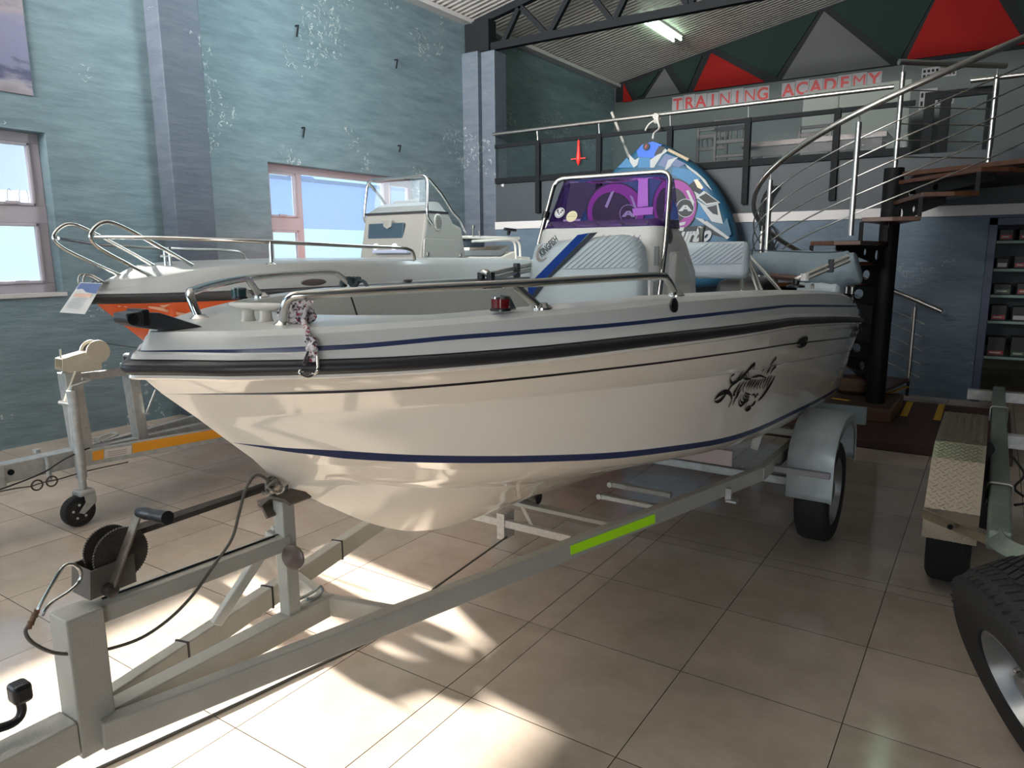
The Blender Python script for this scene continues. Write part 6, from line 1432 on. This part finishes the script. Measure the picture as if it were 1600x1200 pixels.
def patch(pts, M, name='panel', lift=0.004):
    cnt[0] += 1; b = MB(); b.prism([TB(u, v, YTB-lift-0.0004*cnt[0]) for u, v in pts], (0, -0.003, 0)); return b.build(name, M, tub)
patch([(1003, 226), (1020, 221), (1034, 226), (1024, 247), (997, 245), (995, 236)], tbl)
patch([(998, 246), (1016, 246), (1017, 260), (1024, 262), (1000, 262), (997, 262)], cy_)
patch([(982, 240), (992, 250), (999, 246), (996, 258), (990, 262), (984, 252)], wht)
patch([(965, 262), (980, 246), (990, 262)], cy_)
patch([(1016, 250), (1030, 240), (1040, 232), (1043, 236), (1034, 243), (1022, 262), (1016, 262)], wht)
patch([(1030, 228), (1040, 230), (1034, 239), (1022, 244), (1024, 238)], tblk)
patch([(1040, 240), (1056, 246), (1040, 262), (1028, 258)], tlav)
patch([(1044, 250), (1060, 245), (1048, 260), (1038, 268)], wht)
patch([(1056, 248), (1072, 256), (1060, 262), (1048, 258)], tlav)
patch([(1060, 262), (1078, 266), (1095, 280), (1076, 292), (1068, 282), (1050, 272), (1052, 262)], cy_)
patch([(1071, 256), (1090, 270), (1102, 281), (1113, 298), (1104, 290), (1094, 278), (1074, 262)], wht)
patch([(1078, 288), (1090, 280), (1101, 296), (1094, 301)], tbl)
patch([(1075, 290), (1086, 282), (1098, 298), (1092, 302), (1078, 296)], tblk)
patch([(1084, 281), (1090, 280), (1099, 293), (1096, 296), (1090, 293)], mat('tube_sand', (206, 186, 160), 0.6))
patch([(1080, 296), (1100, 308), (1088, 311)], wht)
patch([(1100, 298), (1126, 317), (1104, 321), (1088, 308)], wht)
patch([(1103, 302), (1122, 315), (1104, 318), (1092, 308)], tblk)
patch([(1088, 312), (1104, 322), (1122, 318), (1130, 350), (1112, 346), (1098, 326)], wht)
patch([(1104, 324), (1120, 320), (1122, 336), (1114, 334)], tblk)
patch([(1092, 316), (1098, 326), (1110, 345), (1098, 342), (1086, 340), (1090, 326)], cy_)
patch([(1086, 340), (1098, 342), (1116, 362), (1100, 350)], wht)
patch([(1098, 348), (1104, 345), (1140, 371), (1136, 374)], wht)
patch([(1100, 350), (1134, 372), (1112, 366), (1104, 360)], tblk)
patch([(1130, 350), (1136, 340), (1143, 366), (1138, 370), (1120, 356)], tsea)
def hole(cx, cz, ru, rvv, txt=True, half=False):
    ang = np.linspace(0, 2*PI, 33)[:-1]
    patch([(cx+ru*1.05*math.cos(a), cz+rvv*1.05*math.sin(a)) for a in ang], tblk, 'seat_edge')
    patch([(cx+ru*math.cos(a), cz+rvv*math.sin(a)) for a in ang], tpur, 'seat_ring')
    patch([(cx-ru*0.12+ru*0.72*math.cos(a), cz+ru*0.02+rvv*0.72*math.sin(a)) for a in ang], tblk, 'seat_well')
hole(1054, 321, 34, 40); hole(962, 331, 44, 44)
def logo(cx, cz):
    ang = np.linspace(0, 2*PI, 33)[:-1]
    patch([(cx+14*math.cos(a), cz+14.5*math.sin(a)) for a in ang], wht, 'logo_ring')
    patch([(cx+13*math.cos(a), cz+13.5*math.sin(a)) for a in ang], tblk, 'logo_field')
    patch([(cx-11, cz+5), (cx-3, cz-4.5), (cx+3, cz-4.5), (cx+11, cz+5), (cx+4.5, cz+5), (cx+2.5, cz+2), (cx-2.5, cz+2), (cx-4.5, cz+5)], wht, 'logo_letter')
    patch([(cx-1.6, cz-0.2), (cx+1.6, cz-0.2), (cx, cz-2.6)], tblk, 'logo_counter')
logo(1071, 325); logo(982, 334)
for pts in ([(1072, 298), (1076, 297), (1085, 316), (1083, 322)], [(1050, 351), (1072, 346), (1070, 351), (1050, 356)], [(955, 300), (960, 298), (949, 325), (945, 323)], [(984, 305), (988, 307), (997, 330), (992, 326)]): patch(pts, wht, 'white_flash')
patch([(998, 275), (1012, 274), (1013, 322), (996, 324)], mat('tube_pink', (190, 140, 190), 0.6), 'centre_strip')
patch([(988, 326), (1020, 323), (1019, 335), (990, 337)], MATS['tube_pink'], 'centre_strip')
patch([(1034, 358), (1100, 352), (1102, 366), (1060, 388), (1040, 384)], tblk)
o = text_mesh('Turbo', 0.24, 'lettering', wht, tub, TB(1046, 378, YTB-0.03), (1, 0, 0.02), (0.08, 0, 1), 0.003, 0.35, 0.012, 'LEFT', 0.50)
p_ = TB(1010, 229, YTB-0.02); b = MB(); b.lathe([(0.045, 0), (0.045, 0.01)], p_, (0, -1, 0), 24); vl = b.build('valve', tblk, tub)
b = MB(); b.box(p_+Vector((0, -0.013, 0)), (0.012, 0.004, 0.045), Matrix.Rotation(0.4, 3, 'Y')); b.build('valve_mark', mat('mark_red', (190, 60, 50), 0.5), vl)
a = TB(1044, 234, YTB+0.02); c = TB(1076, 250, YTB+0.02); b = MB(); b.tube([a, c], 0.02, 8); b.build('edge_strap', mat('sand_strap', (170, 156, 130), 0.8), tub, smooth=True)
# white rope holding it to the rail
xr = P(1024, 188, y=9.3)
b = MB(); k0 = P(1026, 186, y=9.29)
for k in range(3): b.tube([k0+Vector((0.035*math.sin(2*a+k), 0.04*math.cos(a), 0.045*math.sin(a)+0.01*k)) for a in np.linspace(0, 2*PI, 18)], 0.012, 8, closed=True)
b.tube(catmull([k0, P(1030, 200, y=9.2), P(1022, 208, y=9.05), P(1020, 216, y=8.98)], 5), 0.012, 8); b.tube(catmull([k0, P(1014, 194, y=9.25), P(1008, 204, y=9.25)], 5), 0.010, 8)
tag(b.build('white_rope', mat('rope_white', (196, 192, 184), 0.9), smooth=True), 'white rope tying the inflatable tube to the mezzanine handrail', 'rope')
# red fishing teaser hanging from the rail
lc = P(904, 238, y=9.28)
lu = thing('fishing_teaser', 'bright red bird shaped fishing teaser hanging from the mezzanine handrail', 'fishing lure', (lc.x, lc.y, lc.z-0.18))
redm = mat('lure_red', (226, 44, 38), 0.4)
b = MB(); b.lathe([(0.004, 0.17), (0.016, 0.15), (0.022, 0.02), (0.034, -0.06), (0.036, -0.09), (0.026, -0.14), (0.0, -0.18)], lc, (0, 0, 1), 20); b.build('body', redm, lu, smooth=True)
b = MB(); b.beam(lc+Vector((-0.115, 0, -0.085)), lc+Vector((0.115, 0, -0.085)), 0.02, 0.014); b.build('wing', redm, lu)
b = MB(); b.tube([lc+Vector((0, 0, 0.17)), Vector((lc.x, lc.y, 3.42))], 0.004, 6); b.build('line', blackp, lu)

# cable coil left of the stair (black loops on the back wall)
b = MB()
for k in range(4):
    b.tube(catmull([P(u+k*4, v, y=9.30) for u, v in ((1205, 290), (1192, 310), (1187, 340), (1190, 370), (1200, 400), (1212, 430))], 5), 0.012, 8)
b.tube(catmull([P(u, v, y=9.28) for u, v in ((1188, 372), (1204, 352), (1214, 372), (1200, 396), (1186, 384))], 5), 0.010, 8)
tag(b.build('hanging_hoses', blackp, smooth=True), 'black hoses hanging against the lower back wall left of the stairs', 'hose')

# ================================================================== RIGHT HAND TRAILER
t3 = thing('galvanised_trailer', 'galvanised trailer with chequer plate mudguard at the right edge', 'trailer', (0.11, 4.6, 0))
fx0, fx1 = -0.175, 0.045
gt = mat('tube_galvanised', (120, 132, 124), 0.5, 0.45, noise=0.15, nscale=30)
b = MB(); b.beam((0.115, 3.36, 0.50), (0.115, 7.1, 0.50), 0.085, 0.085); b.build('main_rail', gt, t3, bevel=0.012, seg=3)
b = MB(); b.tube(catmull([Vector((0.115, 3.40, 0.50)), Vector((0.14, 3.28, 0.50)), Vector((0.24, 3.2, 0.50)), Vector((0.5, 3.15, 0.50)), Vector((1.2, 3.15, 0.50))], 5), 0.048, 4); b.build('tongue_bend', gt, t3)
for yy_ in (6.1, 4.05):
    b = MB(); b.tube(bent([(0.065, yy_, 0.45), (0.065, yy_, 0.553), (0.165, yy_, 0.553), (0.165, yy_, 0.45)], 0.02), 0.007, 8); b.build('u_bolt', steelb, t3, smooth=True)
for yy_, x0 in ((7.05, -0.10), (5.4, 0.16)): b = MB(); b.beam((x0, yy_, 0.47), (1.5, yy_, 0.47), 0.08, 0.08); b.build('cross_member', galv, t3)
b = MB(); b.beam((0.5, 3.0, 0.50), (1.5, 3.0, 0.5), 0.08, 0.08); b.beam((1.5, 2.9, 0.5), (1.5, 7.1, 0.5), 0.08, 0.08)
# chequer plate mudguard
pr_ = [(3.74, 0.33, 0), (3.74, 0.475, 0), (3.98, 0.655, 0), (4.16, 0.70, 0), (4.96, 0.70, 0), (5.15, 0.60, 0)]
b = MB(); rowsL = []; 
for x in (fx0, fx1): rowsL.append([Vector((x, y, z)) for y, z, _ in pr_])
acc = [0]
for i in range(1, len(pr_)): acc.append(acc[-1]+math.hypot(pr_[i][0]-pr_[i-1][0], pr_[i][1]-pr_[i-1][1]))
b.rows(rowsL)
def uvf(p):
    best = min(range(len(pr_)), key=lambda i: abs(p.y-pr_[i][0])+abs(p.z-pr_[i][1])); return (p.x, acc[best])
plate = mat('bright_plate', (196, 188, 172), 0.30, 1.0)
mg_ = b.build('mudguard', plate, t3, solid=0.004)
b = MB(); PCH = 0.036; total = acc[-1]; nv = int(total/PCH); nu = int((fx1-fx0)/PCH)
def on_path(d):
    for i in range(1, len(pr_)):
        if d <= acc[i]:
            f = (d-acc[i-1])/(acc[i]-acc[i-1]); a_ = Vector((0, pr_[i-1][0], pr_[i-1][1])); c_ = Vector((0, pr_[i][0], pr_[i][1])); t_ = (c_-a_).normalized(); return a_.lerp(c_, f), t_
    return None
for i in range(nv*2):
    for j in range(nu*2):
        if (i+j) % 2: continue
        r_ = on_path((i+0.5)*PCH/2)
        if r_ is None: continue
        q_, t_ = r_; xx = fx0+(j+0.8)*PCH/2
        if xx > fx1-0.008: continue
        nrm_ = Vector((0, -t_.z, t_.y)); X_ = Vector((1, 0, 0)); s_ = 1 if i % 2 else -1
        e1 = (X_+t_*s_).normalized(); e2 = nrm_.cross(e1); Rm_ = Matrix((e1, e2, nrm_)).transposed()
        b.box(Vector((xx, q_.y, q_.z))+nrm_*0.003, (0.024, 0.006, 0.003), Rm_)
b.build('raised_pattern', plate, mg_)
b = MB(); b.prism([(fx0, y, z) for y, z, _ in pr_[:]]+[(fx0, 5.15, 0.56), (fx0, 4.95, 0.66), (fx0, 4.16, 0.66), (fx0, 3.99, 0.61), (fx0, 3.76, 0.44), (fx0, 3.76, 0.33)], (0.003, 0, 0)); b.build('mudguard_side', mat('side_plate', (150, 140, 120), 0.35, 0.9), t3)
b = MB(); q = [(fx0-0.005, 3.735, 0.470), (fx0-0.005, 3.70, 0.47), (0.10, 3.52, 0.455), (0.10, 3.60, 0.455)]
b.prism(q, (0, 0, -0.004)); b.uv = lambda p: (p.x, p.y); ss = b.build('step_plate', chequer, t3)
b = MB(); b.prism([(fx0-0.005, 3.70, 0.472), (0.10, 3.52, 0.457), (0.10, 3.52, 0.417), (fx0-0.005, 3.70, 0.432)], (0, 0.004, 0)); b.build('step_lip', mat('side_plate', (150, 140, 120), 0.35, 0.9), t3)
p_ = Vector((-0.06, 3.597, 0.448)); b = MB(); b.lathe([(0.012, 0), (0.012, 0.006)], p_, (-0.5, -1, 0), 16); b.build('hole_plug', blkf, t3)
b = MB(); b.tube(catmull([Vector((0.19, 5.0, 0.46)), Vector((0.24, 4.8, 0.42)), Vector((0.20, 4.7, 0.36)), Vector((0.27, 4.6, 0.33)), Vector((0.20, 4.45, 0.34))], 6), 0.007, 8); b.build('wiring', blackp, t3, smooth=True)
wh = thing('trailer_wheel', 'black tyre below the chequer plate mudguard', 'wheel', (-0.065, 4.12, 0), 'wheels of the chequer plate trailer')
wheel(wh, (-0.065, 4.12, 0.29), (-1, 0, 0), 0.29, 0.19, 0.19)
wh = thing('trailer_wheel', 'second black tyre inside the mudguard, behind the first', 'wheel', (-0.02, 4.82, 0), 'wheels of the chequer plate trailer')
wheel(wh, (0.0, 4.80, 0.29), (-1, 0, 0), 0.29, 0.19, 0.19)
# big off-road tyre leaning in the right corner
bigR = 0.344; wT = 0.25; _th, _ph = math.radians(206.8), math.radians(-23.5)
nn = Vector((math.cos(_th)*math.cos(_ph), math.sin(_th)*math.cos(_ph), math.sin(_ph))); cc = Vector((0.166, 2.504, 0.320))
cw = cc-nn*(wT/2)
bt = thing('large_tyre_wheel', 'large off-road tyre with silver rim leaning in the right foreground', 'wheel', (cc.x, cc.y, 0))
wheel(bt, cw, nn, bigR+0.022, wT, 0.185, n=64)
tb_ = MB(); ax = nn; u_ = Vector((0, 0, 1)); u_ = (u_-ax*u_.dot(ax)).normalized(); w_ = ax.cross(u_)
for k in range(64):
    a = 2*PI*k/64
    for lane, off in ((-0.086, 0.0), (-0.044, 0.5), (0.0, 0.0), (0.044, 0.5), (0.086, 0.0)):
        aa = a+off*2*PI/64; rad_ = u_*math.cos(aa)+w_*math.sin(aa); tang = ax.cross(rad_)
        R_ = Matrix((ax, tang, rad_)).transposed() @ Matrix.Rotation(0.35*(1 if lane > 0 else -1), 3, 'Z')
        rr_ = bigR+0.020-(0.008 if abs(lane) > 0.08 else 0)
        tb_.box(cw+ax*lane+rad_*rr_, (0.040, 0.024, 0.014), R_)
tb_.build('tread_blocks', rubber, bt)
